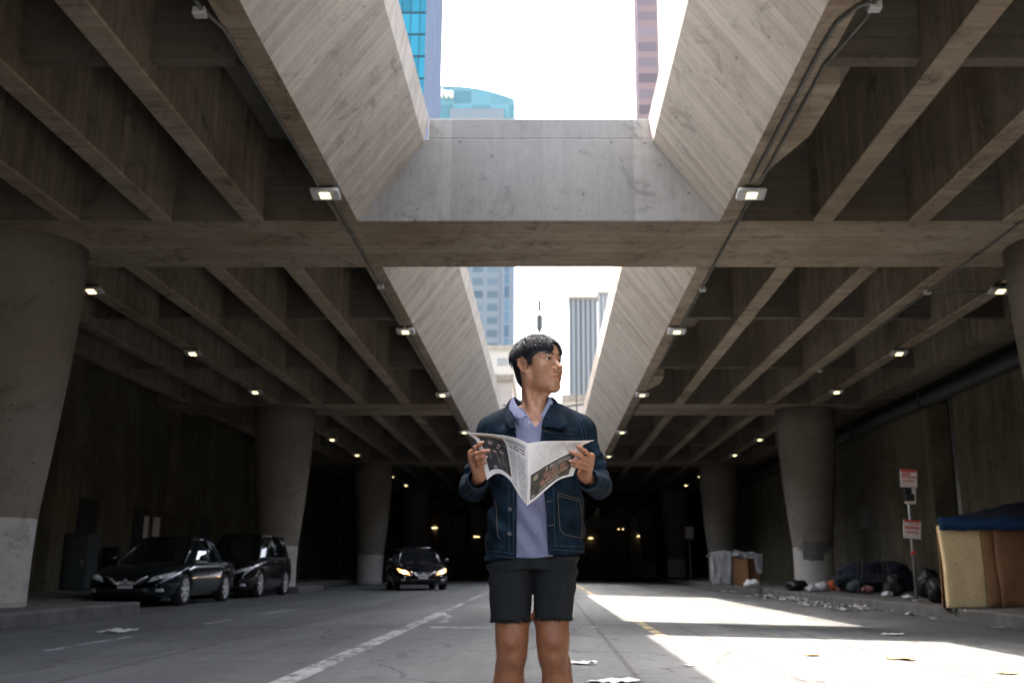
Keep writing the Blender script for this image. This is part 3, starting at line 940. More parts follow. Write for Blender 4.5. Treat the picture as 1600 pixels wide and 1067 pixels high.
nt.links.new(mapping(nt, tc, (.45, 1, 1)), vo.inputs["Vector"])
hol = ramp(nt, vo.outputs["Distance"], [(.10, g3(.55)), (.24, g3(1))])
c = mixc(nt, (0.66, 0.47, 0.24), (0.80, 0.62, 0.36), noise_(nt, tc, 3, 5, .6))
c = mixc(nt, c, hol, .7, 'MULTIPLY'); nt.links.new(c, b.inputs["Base Color"]); b.inputs["Roughness"].default_value = .9
bump_(nt, b, hol, .5, .02)
M['foam'] = m
M['card1'] = card('tan_cardboard', (0.58, 0.31, 0.15)); M['card2'] = card('brown_cardboard', (0.36, 0.18, 0.09))
M['tarp'] = fabric('navy_tarp', (0.012, 0.018, 0.032), .6, 5, .55); M['tarpblue'] = fabric('blue_tarp_edge', (0.010, 0.045, 0.12), .6, 9, .6)
YS = 17.3
def panel(mb, corners, thick, curve=0.0, nu=8, nv=10, seed=0, amp=.015):
    """bent thick sheet from four corners (bottom-left, bottom-right, top-right, top-left)"""
    a, b_, c_, d_ = [Vector(p) for p in corners]
    nrm = (b_ - a).cross(d_ - a).normalized()
    vs = []
    for side in (0, 1):
        for j in range(nv + 1):
            for i in range(nu + 1):
                s, t = i / nu, j / nv
                p = (a * (1 - s) + b_ * s) * (1 - t) + (d_ * (1 - s) + c_ * s) * t
                k = curve * 4 * t * (1 - t) + amp * mnoise.noise(Vector((s * 3 + seed, t * 3, seed)))
                k -= side * thick
                vs.append(p + nrm * k)
    n = (nu + 1) * (nv + 1); fs = []
    idx = lambda i, j, k: k * n + j * (nu + 1) + i
    for j in range(nv):
        for i in range(nu):
            fs.append((idx(i, j, 0), idx(i + 1, j, 0), idx(i + 1, j + 1, 0), idx(i, j + 1, 0)))
            fs.append((idx(i, j, 1), idx(i, j + 1, 1), idx(i + 1, j + 1, 1), idx(i + 1, j, 1)))
    for j in range(nv):
        fs.append((idx(0, j, 0), idx(0, j + 1, 0), idx(0, j + 1, 1), idx(0, j, 1)))
        fs.append((idx(nu, j, 0), idx(nu, j, 1), idx(nu, j + 1, 1), idx(nu, j + 1, 0)))
    for i in range(nu):
        fs.append((idx(i, 0, 0), idx(i, 0, 1), idx(i + 1, 0, 1), idx(i + 1, 0, 0)))
        fs.append((idx(i, nv, 0), idx(i + 1, nv, 0), idx(i + 1, nv, 1), idx(i, nv, 1)))
    mb.add(vs, fs)
def onwalk(u, Y):
    x = (u - 853) / 1609 * Y
    return Vector((x, Y, walkz(x, Y) + .005))
A = onwalk(1483, YS); B = onwalk(1543, YS); 
H = 1.40
mb = MB(); panel(mb, [A, B, B + Vector((0.0, .06, H)), A + Vector((-.03, .06, H - .03))], .14, .05, amp=.03)
tag(mb.build('foam_mattress', M['foam'], smooth=True, bevel=.015), 'upright yellow foam mattress leaning at the left end of the cardboard shelter', 'mattress')
C_ = onwalk(1545, YS + .02); D_ = onwalk(1578, YS + .25)
mb = MB(); panel(mb, [C_, D_, D_ + Vector((0, .04, H)), C_ + Vector((0, .04, H - .02))], .02, .01, amp=.02, seed=3)
tag(mb.build('cardboard_sheet', M['card1'], smooth=True), 'tan cardboard sheet standing right beside the yellow foam mattress', 'cardboard')
E_ = onwalk(1567, YS - .05); F_ = onwalk(1660, YS + .35)
mb = MB(); panel(mb, [E_, F_, F_ + Vector((.1, .06, H)), E_ + Vector((-.04, .05, H + .04))], .025, .02, nu=16, amp=.05, seed=8)
tag(mb.build('cardboard_sheet', M['card2'], smooth=True), 'dark brown folded cardboard sheet at the right frame edge under the blue tarp', 'cardboard')
G1 = onwalk(1480, YS + 1.9)
mb = MB(); panel(mb, [A + Vector((-.0, .22, 0)), G1, G1 + Vector((0, 0, H)), A + Vector((0, .22, H - .05))], .02, .0, amp=.03, seed=5)
tag(mb.build('cardboard_sheet', M['card2'], smooth=True), 'cardboard side wall of the shelter behind the foam mattress', 'cardboard')
# tarp roof with blue skirt
e = empty('tarp', tuple(A)); tag(e, 'navy tarp with a bright blue hem draped over the cardboard shelter', 'tarp')
zt = A.z + H
vs = []; fs = []
nx_, ny_ = 44, 26
X0, X1, Y0_, Y1_ = A.x - .08, F_.x + .25, YS - .05, YS + 2.0
for j in range(ny_ + 1):
    for i in range(nx_ + 1):
        s, t = i / nx_, j / ny_
        xa = A.x - .05 + (G1.x - A.x) * t * 1.03; x = xa + (X1 - xa) * s; y = Y0_ + (Y1_ - Y0_) * t
        z = zt + .08 + .34 * min(1, t * 1.6) * min(1, s * 1.1 + .1) + .06 * mnoise.noise(Vector((x * 3, y * 3, 0))) + .03 * mnoise.noise(Vector((x * 9, y * 7, 2)))
        vs.append((x - A.x, y - A.y, z - A.z))
for j in range(ny_):
    for i in range(nx_): fs.append((j * (nx_ + 1) + i, j * (nx_ + 1) + i + 1, (j + 1) * (nx_ + 1) + i + 1, (j + 1) * (nx_ + 1) + i))
mb = MB(); mb.add(vs, fs); o = mb.build('roof_sheet', M['tarp'], e, smooth=True); sm = o.modifiers.new('solid', 'SOLIDIFY'); sm.thickness = .012
vs = []; fs = []
for i in range(25):
    s = i / 24; x = X0 + (X1 - X0) * s - A.x
    zb_ = H - .12 + .03 * mnoise.noise(Vector((x * 5, 3, 0)))
    vs += [(x, -.075 + .02 * math.sin(x * 11), zb_), (x, -.06, H + .09 + .03 * mnoise.noise(Vector(((x + A.x) * 3, Y0_ * 3, 0))))]
for i in range(24): fs.append((2 * i, 2 * i + 2, 2 * i + 3, 2 * i + 1))
mb = MB(); mb.add(vs, fs); o = mb.build('blue_hem', M['tarpblue'], e, smooth=True); sm = o.modifiers.new('solid', 'SOLIDIFY'); sm.thickness = .012

# ------------------------------------------------------------------ far shelter: white sheet over a cardboard box
M['sheet'] = fabric('dirty_white_sheet', (0.40, 0.40, 0.42), .5, 3, .8)
Y2 = 38.5
p0 = onwalk(1148, Y2); p1 = onwalk(1172, Y2)
e = empty('cardboard_box', tuple(p0)); tag(e, 'open cardboard box standing on end under the white sheet on the far pavement', 'box')
mb = MB(); w = p1.x - p0.x; mb.box(0, w, 0, .05, 0, 1.02); mb.build('front_flap', M['card1'], e, bevel=.01)
mb = MB(); mb.box(w + .005, w + .5, .3, .9, 0, 1.0); mb.build('side_panel', M['card2'], e, bevel=.01)
ex = MB(); nx_, nz_ = 30, 14
vs = []; fs = []
x0, x1 = p0.x - .85, p1.x + .55
for j in range(nz_ + 1):
    for i in range(nx_ + 1):
        s, t = i / nx_, j / nz_
        x = x0 + (x1 - x0) * s
        topz = 1.28 - .22 * abs(s - .35) + .10 * mnoise.noise(Vector((s * 7, 0, 2)))
        hang = 0 if s < .40 else (.80 if s < .84 else .35)
        z = topz * (1 - t) + (hang * topz) * t
        y = Y2 - .07 - .10 * mnoise.noise(Vector((s * 12, t * 2, 4))) * (.3 + t) - .12 * t * (s < .4)
        vs.append((x, y, walkz(x, Y2) + .01 + z))
for j in range(nz_):
    for i in range(nx_): fs.append((j * (nx_ + 1) + i, (j + 1) * (nx_ + 1) + i, (j + 1) * (nx_ + 1) + i + 1, j * (nx_ + 1) + i + 1))
b0 = len(vs)
for i in range(nx_ + 1):
    x, y, z = vs[i]; vs.append((x, y + 1.1, z - .15))
for i in range(nx_): fs.append((i, i + 1, b0 + i + 1, b0 + i))
ex.add(vs, fs); o = ex.build('draped_sheet', M['sheet'], smooth=True); sm = o.modifiers.new('solid', 'SOLIDIFY'); sm.thickness = .015
tag(o, 'dirty white sheet draped over the cardboard box beside the far right column', 'sheet')
# faint red and white sign far right
p = P(1077, 832, 60); mb = MB(); mb.box(p.x - .25, p.x + .25, 59.98, 60, p.z - .35, p.z + .35); mb.tube([(p.x, 60.03, -.2), (p.x, 60.03, p.z + .3)], .03, 6)
tag(mb.build('far_sign', M['signwhite']), 'dim pinkish sign on a post far down the right pavement', 'street sign')

# ------------------------------------------------------------------ rubbish heap by the right column
cols = {'bag': fabric('black_bin_bag', (0.012, 0.013, 0.015), .5, 5, .35), 'blanket': fabric('dark_blue_blanket', (0.02, 0.025, 0.04), .5, 4, .9),
        'orange': fabric('orange_cloth', (0.55, 0.12, 0.03), .4, 6), 'white': fabric('white_plastic_bag', (0.55, 0.56, 0.58), .5, 7, .45),
        'pink': fabric('pink_cloth', (0.28, 0.12, 0.12), .4, 6), 'teal': fabric('grey_blue_cloth', (0.05, 0.07, 0.08), .4, 6)}
def lump(name, u, Y, r, mk, label, cat, seed, amp=.3, sub=3, group=None):
    g = onwalk(u, Y)
    mb = MB(); mb.blob((0, 0, r[2] * .82), r, seed, amp, sub)
    for i, v in enumerate(mb.v):
        if v[2] < 0: mb.v[i] = (v[0], v[1], v[2] * .05)
    o = mb.build(name, cols[mk], smooth=True); o.location = g
    tag(o, label, cat, group)
    return o
lump('bedding', 1372, 27.0, (1.0, .5, .42), 'blanket', 'large dark bundle of bedding against the right wall left of the sign', 'bedding', 3, .35, 4)
lump('rubbish_bag', 1330, 28.0, (.4, .35, .3), 'bag', 'black bag left of the large dark bedding bundle', 'bag', 5)
lump('rubbish_bag', 1402, 24.0, (.26, .24, .26), 'bag', 'black bag just left of the sign post', 'bag', 7)
lump('rubbish_bag', 1455, 22.0, (.26, .26, .32), 'bag', 'black bag between the sign post and the foam mattress', 'bag', 9)
lump('cloth_bundle', 1304, 29.0, (.14, .12, .15), 'orange', 'left one of two orange cloths in the rubbish heap', 'cloth', 11)
lump('cloth_bundle', 1315, 29.1, (.13, .12, .14), 'orange', 'right one of two orange cloths in the rubbish heap', 'cloth', 12)
lump('plastic_bag', 1287, 28.6, (.20, .15, .13), 'white', 'white crumpled bag left of the orange cloths', 'bag', 14)
lump('plastic_bag', 1317, 28.0, (.16, .13, .11), 'pink', 'pale pink bag in front of the orange cloths', 'bag', 15)
lump('cloth_bundle', 1294, 29.4, (.15, .13, .15), 'pink', 'pink red cloth behind the white crumpled bag', 'cloth', 16)
lump('cloth_bundle', 1311, 29.8, (.16, .13, .25), 'teal', 'grey blue cloth on top of the rubbish heap behind the orange cloths', 'cloth', 17)
lump('plastic_bag', 1176, 33.0, (.26, .2, .15), 'white', 'white plastic bag lying alone at the kerb left of the patched column', 'bag', 18)
lump('plastic_bag', 1388, 23.0, (.13, .1, .07), 'white', 'small white bag in front of the black bag left of the sign', 'bag', 19)
lump('cloth_bundle', 1340, 26.5, (.22, .18, .16), 'teal', 'grey blue cloth right of the orange cloths on the kerb side', 'cloth', 31)
lump('cloth_bundle', 1358, 25.5, (.16, .12, .10), 'pink', 'small pink cloth in front of the wire cart', 'cloth', 32)
lump('plastic_bag', 1270, 28.0, (.15, .12, .10), 'white', 'small white bag between the patched column and the larger white bag', 'bag', 33)
lump('plastic_bag', 1420, 21.5, (.12, .1, .05), 'white', 'flat white bag at the foot of the sign post', 'bag', 34)
lump('rubbish_bag', 1466, 19.6, (.18, .18, .24), 'bag', 'small black bag touching the left side of the foam mattress', 'bag', 35)
lump('rubbish_bag', 1247, 29.5, (.3, .25, .17), 'bag', 'small dark bag at the foot of the patched column', 'bag', 20)
# bicycle-cart like frame in front of the bedding
mb = MB(); g = onwalk(1372, 24.8)
mb.tube([(-.35, 0, .3), (-.3, 0, .95), (.25, 0, 1.0), (.35, 0, .35), (-.35, 0, .3)], .014, 6)
mb.tube([(-.33, .4, .3), (-.3, .4, .95), (.25, .4, 1.0), (.35, .4, .35), (-.33, .4, .3)], .014, 6)
for k in range(6):
    t = k / 5; mb.tube([(-.33 + .6 * t, 0, .3), (-.33 + .6 * t, .4, .3)], .006, 5); mb.tube([(-.3 + .55 * t, 0, .96), (-.34 + .68 * t, 0, .32)], .005, 5)
for sx in (-.3, .3):
    for sy in (0, .4): mb.tube([(sx, sy - .02, .06), (sx, sy + .02, .06)], .06, 10); mb.tube([(sx, sy, .06), (sx, sy, .32)], .012, 5)
o = mb.build('shopping_cart', M['darksteel']); o.location = g
tag(o, 'dark wire cart parked in front of the bedding bundle', 'cart')

# ------------------------------------------------------------------ litter
M['paper'] = plain('scrap_paper', (0.45, 0.45, 0.45), .8, var=.25, scale=9)
M['brownpaper'] = plain('dry_brown_scrap', (0.30, 0.19, 0.09), .8, var=.3, scale=14)
def scrap(name, X, Y, size, seed, mat, label, cat='litter', group=None, zf=RZ, curl=.16):
    q = random.Random(seed)
    mb = MB(); n = 6; vs = []; fs = []
    rot = q.uniform(0, 6.28); asp = q.uniform(.5, .9)
    for j in range(n + 1):
        for i in range(n + 1):
            s, t = i / n - .5, j / n - .5
            x = s * size * (1 + .25 * q.uniform(-1, 1) * (i in (0, n))); y = t * size * asp * (1 + .25 * q.uniform(-1, 1) * (j in (0, n)))
            z = size * curl * (abs(mnoise.noise(Vector((s * 2.3 + seed, t * 2.3, seed * 1.3))))) + .004
            vs.append((x * math.cos(rot) - y * math.sin(rot), x * math.sin(rot) + y * math.cos(rot), z))
    for j in range(n):
        for i in range(n): fs.append((j * (n + 1) + i, j * (n + 1) + i + 1, (j + 1) * (n + 1) + i + 1, (j + 1) * (n + 1) + i))
    mb.add(vs, fs); o = mb.build(name, mat)
    sm = o.modifiers.new('solid', 'SOLIDIFY'); sm.thickness = .002
    o.location = (X, Y, zf(X, Y) + .003)
    tag(o, label, cat, group); return o
def gpos(u, v):
    """road point seen at pixel (u, v)"""
    d = P(u, v, 1.0) - Vector((0, 0, CAMZ))
    lo, hi = 1.0, 100.0
    for _ in range(50):
        m_ = (lo + hi) / 2
        if CAMZ + d.z * m_ > RZ(d.x * m_, m_): lo = m_
        else: hi = m_
    return d.x * lo, lo
for (u, v, s, mk, lab) in ((187, 987, .42, 'paper', 'crumpled white paper on the dark road left of the first parked car front'),
                           (908, 1037, .22, 'paper', 'white folded paper lying on the road beside the right calf of the man'),
                           (960, 1066, .30, 'paper', 'white paper sheet cut off by the bottom edge right of the legs'),
                           (1268, 1024, .16, 'brownpaper', 'small brown scrap in the sunlit road, left of the longer one'),
                           (1408, 1030, .24, 'brownpaper', 'longer brown scrap lying on the sunlit road'),
                           (1575, 1052, .2, 'brownpaper', 'dark brown scrap on the sunlit road near the lower right corner'),
                           (1394, 992, .3, 'paper', 'crumpled grey paper at the edge of the sunlit patch'),
                           (1559, 980, .16, 'paper', 'small white scrap in the gutter below the cardboard shelter'),
                           (60, 955, .4, 'paper', 'pale rag at the foot of the nearest left column kerb'),
                           (100, 952, .3, 'paper', 'pale rag in the gutter just left of the first parked car'),
                           (480, 922, .5, 'paper', 'pale rubbish on the road behind the second parked car'),
                           (1076, 1040, .1, 'paper', 'tiny white scrap on the shaded road left of the sunlit patch')):
    x, y = gpos(u, v)
    scrap('paper_scrap', x, y, s, int(u + v), M[mk], lab)
# row of papers in the right gutter
q = random.Random(5)
loc = ['left end', 'middle', 'right end']
mb = MB()
for k in range(46):
    y = q.uniform(20.0, 30.0) if k < 34 else q.uniform(17, 36); x = XR - q.uniform(.05, .75) * (1 if k % 3 else 1.6)
    s = q.uniform(.07, .22); n = 4; b0 = len(mb.v); vs = []
    rot = q.uniform(0, 6.28)
    for j in range(n + 1):
        for i in range(n + 1):
            a_, t = i / n - .5, j / n - .5
            xx = a_ * s * 1.3; yy = t * s
            zq = s * .7 * abs(mnoise.noise(Vector((a_ * 3 + k, t * 3, k)))) + .012
            X_, Y_ = x + xx * math.cos(rot) - yy * math.sin(rot), y + xx * math.sin(rot) + yy * math.cos(rot)
            vs.append((X_, Y_, RZ(X_, Y_) + zq))
    mb.add(vs, [(j * (n + 1) + i, j * (n + 1) + i + 1, (j + 1) * (n + 1) + i + 1, (j + 1) * (n + 1) + i) for j in range(n) for i in range(n)])
tag(mb.build('gutter_litter', M['paper']), 'drift of grey and white paper litter along the right gutter below the sign', 'litter', kind='stuff')

# ------------------------------------------------------------------ cars
def paint(name, col):
    m, nt, b = new_mat(name)
    tc = N(nt, "ShaderNodeTexCoord").outputs["Object"]
    n = noise_(nt, tc, 3.0, 6, .7)
    nt.links.new(mixc(nt, col, tuple(c * 1.6 + .004 for c in col), n), b.inputs["Base Color"])
    b.inputs["Roughness"].default_value = .22; b.inputs["Metallic"].default_value = .4
    b.inputs["Coat Weight"].default_value = 1; b.inputs["Coat Roughness"].default_value = .06
    return m
M['paint_teal'] = paint('dark_teal_car_paint', (0.004, 0.018, 0.026)); M['paint_black'] = paint('black_car_paint', (0.006, 0.007, 0.010))
M['paint_navy'] = paint('dark_navy_car_paint', (0.008, 0.010, 0.018))
M['glass'] = plain('dark_car_glass', (0.012, 0.014, 0.016), .04, var=.1, coat=1.0)
M['tyre'] = plain('tyre_rubber', (0.018, 0.018, 0.018), .85, var=.2, scale=30)
M['alloy'] = plain('alloy_rim', (0.75, 0.76, 0.78), .35, .15, var=.1)
M['chrome'] = plain('chrome_trim', (0.85, 0.86, 0.88), .12, .4, var=.05)
M['lens'] = plain('headlamp_lens', (0.62, 0.64, 0.66), .12, .1, var=.35, scale=14, coat=1)
M['plate'] = plain('number_plate', (0.72, 0.72, 0.75), .5, var=.1)
M['lit'] = emit('lit_headlamp', (1.0, 0.42, 0.12), 0.7)
M['litcore'] = emit('lit_headlamp_core', (1.0, 0.72, 0.42), 4.0)
M['amber'] = plain('amber_lens', (0.4, 0.1, 0.02), .3)

def car(name, label, L, W, Hh, pm, suv=False, lights=False):
    """front of the car faces -y; origin on the ground under the middle"""
    e = empty(name, (0, 0, 0)); tag(e, label, 'car')
    h = L / 2; w = W / 2
    bz = .72 if suv else .66           # bonnet height factor
    belt = .62 * Hh
    # lower body: stations y, half width, bottom z, top z
    st = [(-h, w * .66, .30, .50), (-h + .05, w * .80, .24, .58 if not suv else .68), (-h + .22, w * .92, .20, .66 if not suv else .80),
          (-h + .55, w * .985, .18, .76 if not suv else .93), (-h + 1.15, w, .18, .86 if not suv else 1.02), (-h + 1.45, w, .18, belt + .02),
          (-.2, w, .18, belt + .03), (h - 1.5, w, .18, belt + .05), (h - .7, w * .99, .20, belt + (.07 if not suv else .10)),
          (h - .25, w * .95, .24, belt + .03), (h - .05, w * .86, .30, belt - .05), (h, w * .76, .36, belt - .15)]
    # resample smoothly
    def sect(y, hw, zb, zt):
        zt_ = zt; pts = []
        prof = [(0, zb), (.80, zb), (.93, zb + .05), (.985, zb + .18), (1.0, zb + (zt_ - zb) * .50), (.985, zb + (zt_ - zb) * .74), (.95, zt_ - .06), (.86, zt_ - .012), (.55, zt_ + .012), (0, zt_ + .022)]
        right = [(x * hw, z) for x, z in prof]
        left = [(-x * hw, z) for x, z in prof[1:-1]][::-1]
        return [(x, y, z) for x, z in right + left]
    ysn = np.concatenate([np.linspace(st[i][0], st[i + 1][0], 4)[:-1] for i in range(len(st) - 1)] + [[st[-1][0]]])
    A_ = np.array(st)
    vs = []; cnt = None
    for y in ysn:
        hw, zb, zt = [float(np.interp(y, A_[:, 0], A_[:, k])) for k in (1, 2, 3)]
        s_ = sect(y, hw, zb, zt); cnt = len(s_); vs += s_
    fs = [tuple(range(cnt)), tuple(reversed(range((len(ysn) - 1) * cnt, len(ysn) * cnt)))]
    for i in range(len(ysn) - 1):
        for k in range(cnt):
            k2 = (k + 1) % cnt
            fs.append((i * cnt + k, (i + 1) * cnt + k, (i + 1) * cnt + k2, i * cnt + k2))
    mb = MB(); mb.add(vs, fs); body = mb.build('body', pm, e, smooth=True)
    bm = bmesh.new(); bm.from_mesh(body.data); bmesh.ops.recalc_face_normals(bm, faces=bm.faces); bm.to_mesh(body.data); bm.free()
    # wheel arches
    wr = .35 if suv else .325
    wy = (-h + .92, h - .98)
    mbc = MB()
    for y in wy: mbc.tube([(-w - .3, y, wr), (w + .3, y, wr)], wr + .055, 28)
    cut = mbc.build('cutter', pm)
    bm = bmesh.new(); bm.from_mesh(cut.data); bmesh.ops.recalc_face_normals(bm, faces=bm.faces); bm.to_mesh(cut.data); bm.free()
    bo = body.modifiers.new('arch', 'BOOLEAN'); bo.object = cut; bo.operation = 'DIFFERENCE'; bo.solver = 'EXACT'
    bpy.context.view_layer.update()
    dg = bpy.context.evaluated_depsgraph_get()
    nm = bpy.data.meshes.new_from_object(body.evaluated_get(dg))
    body.modifiers.clear()
    if len(nm.polygons) > 50: body.data = nm
    bpy.data.objects.remove(cut)
    mb = MB(); mb.box(-w * .80, w * .80, -h + .4, h - .4, .22, .60); mb.build('underbody', M['black'], e)
    # greenhouse
    if suv: low = [(-h + 1.20, .80), (-h + 1.55, .90), (.2, .93), (h - .55, .90), (h - .12, .74)]; up = [(-h + 2.0, .60), (-h + 2.35, .70), (.4, .73), (h - .8, .71), (h - .38, .58)]
    else: low = [(-h + 1.22, .80), (-h + 1.55, .89), (.2, .92), (h - 1.15, .88), (h - .62, .70)]; up = [(-h + 2.12, .56), (-h + 2.35, .66), (.35, .69), (h - 1.6, .66), (h - 1.3, .54)]
    def ring(pts, z, dz=0): 
        out = []
        for i, (y, f) in enumerate(pts): out.append((f * w, y, z + (dz if 0 < i < 4 else 0)))
        for i, (y, f) in reversed(list(enumerate(pts))): out.append((-f * w, y, z + (dz if 0 < i < 4 else 0)))
        return out
    zb_, zt_ = belt - .03, Hh - .045
    r0 = ring(low, zb_); r1 = ring(up, zt_)
    rm = [tuple((a + b_) / 2 + (.022 * (1 if a > 0 else -1) if k == 0 else 0) for k, (a, b_) in enumerate(zip(p, q_))) for p, q_ in zip(r0, r1)]
    n = 10; vs = r0 + rm + r1; fs = []
    for k in range(n):
        k2 = (k + 1) % n
        fs += [(k, k2, n + k2, n + k), (n + k, n + k2, 2 * n + k2, 2 * n + k)]
    mb = MB(); mb.add(vs, fs); gh = mb.build('windows', M['glass'], e, smooth=False)
    bm = bmesh.new(); bm.from_mesh(gh.data); bmesh.ops.recalc_face_normals(bm, faces=bm.faces); bm.to_mesh(gh.data); bm.free()
    # roof
    r2 = [(x * 1.02, y, z + .0) for x, y, z in r1]; r3 = [(x * .80, y * .96 + (.02), z + .045) for x, y, z in r1]
    vs = r2 + r3 + [(x, y, z - .03) for x, y, z in r2]; fs = [tuple(range(n, 2 * n))]
    for k in range(n):
        k2 = (k + 1) % n; fs += [(k, k2, n + k2, n + k), (2 * n + k, 2 * n + k2, k2, k)]
    mb = MB(); mb.add(vs, fs); rf = mb.build('roof', pm, e, smooth=True)
    bm = bmesh.new(); bm.from_mesh(rf.data); bmesh.ops.recalc_face_normals(bm, faces=bm.faces); bm.to_mesh(rf.data); bm.free()
    for sx in (-1, 1):
        idx = (lambda i: i if sx > 0 else n - 1 - i)
        for i, rr in ((0, .035), (1, .03), (2, .035), (3, .045), (4, .04)):
            mb = MB(); mb.tube([Vector(r0[idx(i)]), Vector(rm[idx(i)]) * 1.0, Vector(r1[idx(i)])], rr, 6); mb.build('pillar', pm, e, smooth=True)
    # wheels
    for y in wy:
        for sx in (-1, 1):
            prof = [(wr - .09, -.10), (wr - .02, -.105), (wr, -.08), (wr, .08), (wr - .02, .105), (wr - .09, .10)]
            mb = MB(); mb.lathe(prof, n=32, caps=False)
            T = Matrix.Translation((sx * (w - .11), y, wr)) @ Matrix.Rotation(R(90), 4, 'Y')
            mb.v = [tuple(T @ Vector(p)) for p in mb.v]
            wo_ = mb.build('wheel', M['tyre'], e, smooth=True)
            mb = MB(); z0 = sx * .085
            mb.lathe([(wr - .085, z0 - .02), (wr - .085, z0 + sx * .006), (wr - .115, z0 + sx * .006), (wr - .12, z0 - .02)], n=32, caps=False)
            mb.lathe([(.05, z0 - .01), (.045, z0 + sx * .012), (.0, z0 + sx * .014)], n=16)
            for k in range(7):
                a_ = 2 * math.pi * k / 7
                c_, s2 = math.cos(a_), math.sin(a_); wv = .022
                mb.add([(c_ * .03 - s2 * wv, s2 * .03 + c_ * wv, z0 + sx * .008), (c_ * .03 + s2 * wv, s2 * .03 - c_ * wv, z0 + sx * .008),
                        (c_ * (wr - .10) + s2 * .036, s2 * (wr - .10) - c_ * .036, z0), (c_ * (wr - .10) - s2 * .036, s2 * (wr - .10) + c_ * .036, z0)], [(0, 1, 2, 3)])
            mb.v = [tuple(T @ Vector(p)) for p in mb.v]
            mb.build('rim', M['alloy'], wo_)
            mb = MB(); mb.lathe([(wr - .10, z0 * .5), (.0, z0 * .5)], n=24, caps=False); mb.v = [tuple(T @ Vector(p)) for p in mb.v]
            mb.build('brake_disc', M['darksteel'], wo_)
    # front details
    fz = .58 if not suv else .70
    bvh_bm = bmesh.new(); bvh_bm.from_mesh(body.data); bvh = BVHTree.FromBMesh(bvh_bm); bvh_bm.free()
    def front(x, z, out=.006):
        hit = bvh.ray_cast(Vector((x, -h - 1, z)), Vector((0, 1, 0)))
        y = hit[0].y if hit[0] is not None else -h + .3
        return Vector((x, y - out, z))
    def side(y, z, sx, out=.006):
        hit = bvh.ray_cast(Vector((sx * (w + 1), y, z)), Vector((-sx, 0, 0)))
        x = hit[0].x if hit[0] is not None else sx * w
        return Vector((x + sx * out, y, z))
    def patch(name, outline, mat, parent=e, out=.008, n_=7):
        """quad-ish patch on the front: corner pixels (x, z) bl br tr tl"""
        bl, br, tr, tl = outline; vs = []; fs = []
        for j in range(n_ + 1):
            for i in range(n_ + 1):
                s_, t = i / n_, j / n_
                x = (bl[0] * (1 - s_) + br[0] * s_) * (1 - t) + (tl[0] * (1 - s_) + tr[0] * s_) * t
                z = (bl[1] * (1 - s_) + br[1] * s_) * (1 - t) + (tl[1] * (1 - s_) + tr[1] * s_) * t
                vs.append(front(x, z, out))
        for j in range(n_):
            for i in range(n_): fs.append((j * (n_ + 1) + i, j * (n_ + 1) + i + 1, (j + 1) * (n_ + 1) + i + 1, (j + 1) * (n_ + 1) + i))
        mb = MB(); mb.add(vs, fs); o = mb.build(name, mat, parent, smooth=True)
        so_ = o.modifiers.new('solid', 'SOLIDIFY'); so_.thickness = .006; so_.offset = 0
        return o
    for sx in (-1, 1):
        o_ = [(sx * w * .50, fz - .09), (sx * w * .86, fz + .00), (sx * w * .93, fz + .12), (sx * w * .56, fz + .01)]
        if sx < 0: o_ = [o_[1], o_[0], o_[3], o_[2]]
        hl = patch('headlight', o_, M['lit'] if lights else M['lens'], out=.012)
        c_ = front(sx * w * .70, fz + .005, .03)
        mb = MB(); mb.blob(c_, (.065, .03, .045), 1, .0, 2); mb.build('bulb', M['litcore'] if lights else M['chrome'], hl, smooth=True)
        patch('fog_lamp', [(sx * w * .74 - .07, .30), (sx * w * .74 + .07, .30), (sx * w * .74 + .06, .36), (sx * w * .74 - .06, .36)], M['lens'], out=.01, n_=3)
        mp = side(-h + 1.62, belt + .06, sx, .08)
        mb = MB(); mb.blob((sx * (w + .09), -h + 1.62, belt + .08), (.10, .06, .07), 2, .05, 3); o = mb.build('mirror', pm, e, smooth=True)
        mb = MB(); mb.tube([(sx * (w - .08), -h + 1.60, belt + .02), (sx * (w + .05), -h + 1.62, belt + .05)], .02, 6); mb.build('mirror_stalk', M['black'], o)
        for yh in (.05, .95 if not suv else 1.0):
            a_ = side(yh, belt - .10, sx, .012); b_ = side(yh + .17, belt - .095, sx, .012)
            mb = MB(); mb.tube([a_, (a_ + b_) / 2 + Vector((sx * .015, 0, 0)), b_], .012, 6); mb.build('door_handle', M['chrome'], e)
        mb = MB(); mb.tube([side(y, belt - .015, sx, .003) for y in np.linspace(-h + 1.6, h - .9, 12)], .008, 5); mb.build('window_trim', M['chrome'], e)
        for yd in (-h + 1.5, .02, 1.0):
            mb = MB(); mb.tube([side(yd, z, sx, .0005) for z in np.linspace(.27, belt - .04, 8)], .005, 4); mb.build('door_gap', M['black'], e)
    patch('grille', [(-w * .34, fz - .16), (w * .34, fz - .16), (w * .46, fz + .0), (-w * .46, fz + .0)], M['black'], out=.010)
    patch('lower_grille', [(-w * .55, .27), (w * .55, .27), (w * .48, .37), (-w * .48, .37)], M['black'], out=.008)
    for sx in (-1, 1):
        pts = [front(sx * w * x, fz + z, .02) for x, z in ((.14, -.15), (.24, -.10), (.34, -.03), (.46, .02))]
        mb = MB(); mb.tube(pts, .019, 6); mb.build('grille_bar', M['chrome'], e, smooth=True)
    c_ = front(0, fz - .07, .02); mb = MB(); mb.tube([c_, c_ + Vector((0, -.01, 0))], .05, 16); mb.build('badge', M['chrome'], e)
    c_ = front(0, .40, .02)
    mb = MB(); mb.box(-.155, .155, c_.y - .01, c_.y, .37, .50); pl_ = mb.build('number_plate', M['plate'], e)
    mb = MB()
    for k in range(7): mb.box(-.12 + k * .035, -.10 + k * .035, c_.y - .012, c_.y - .0105, .41, .465)
    mb.build('plate_marks', M['cab'], pl_)
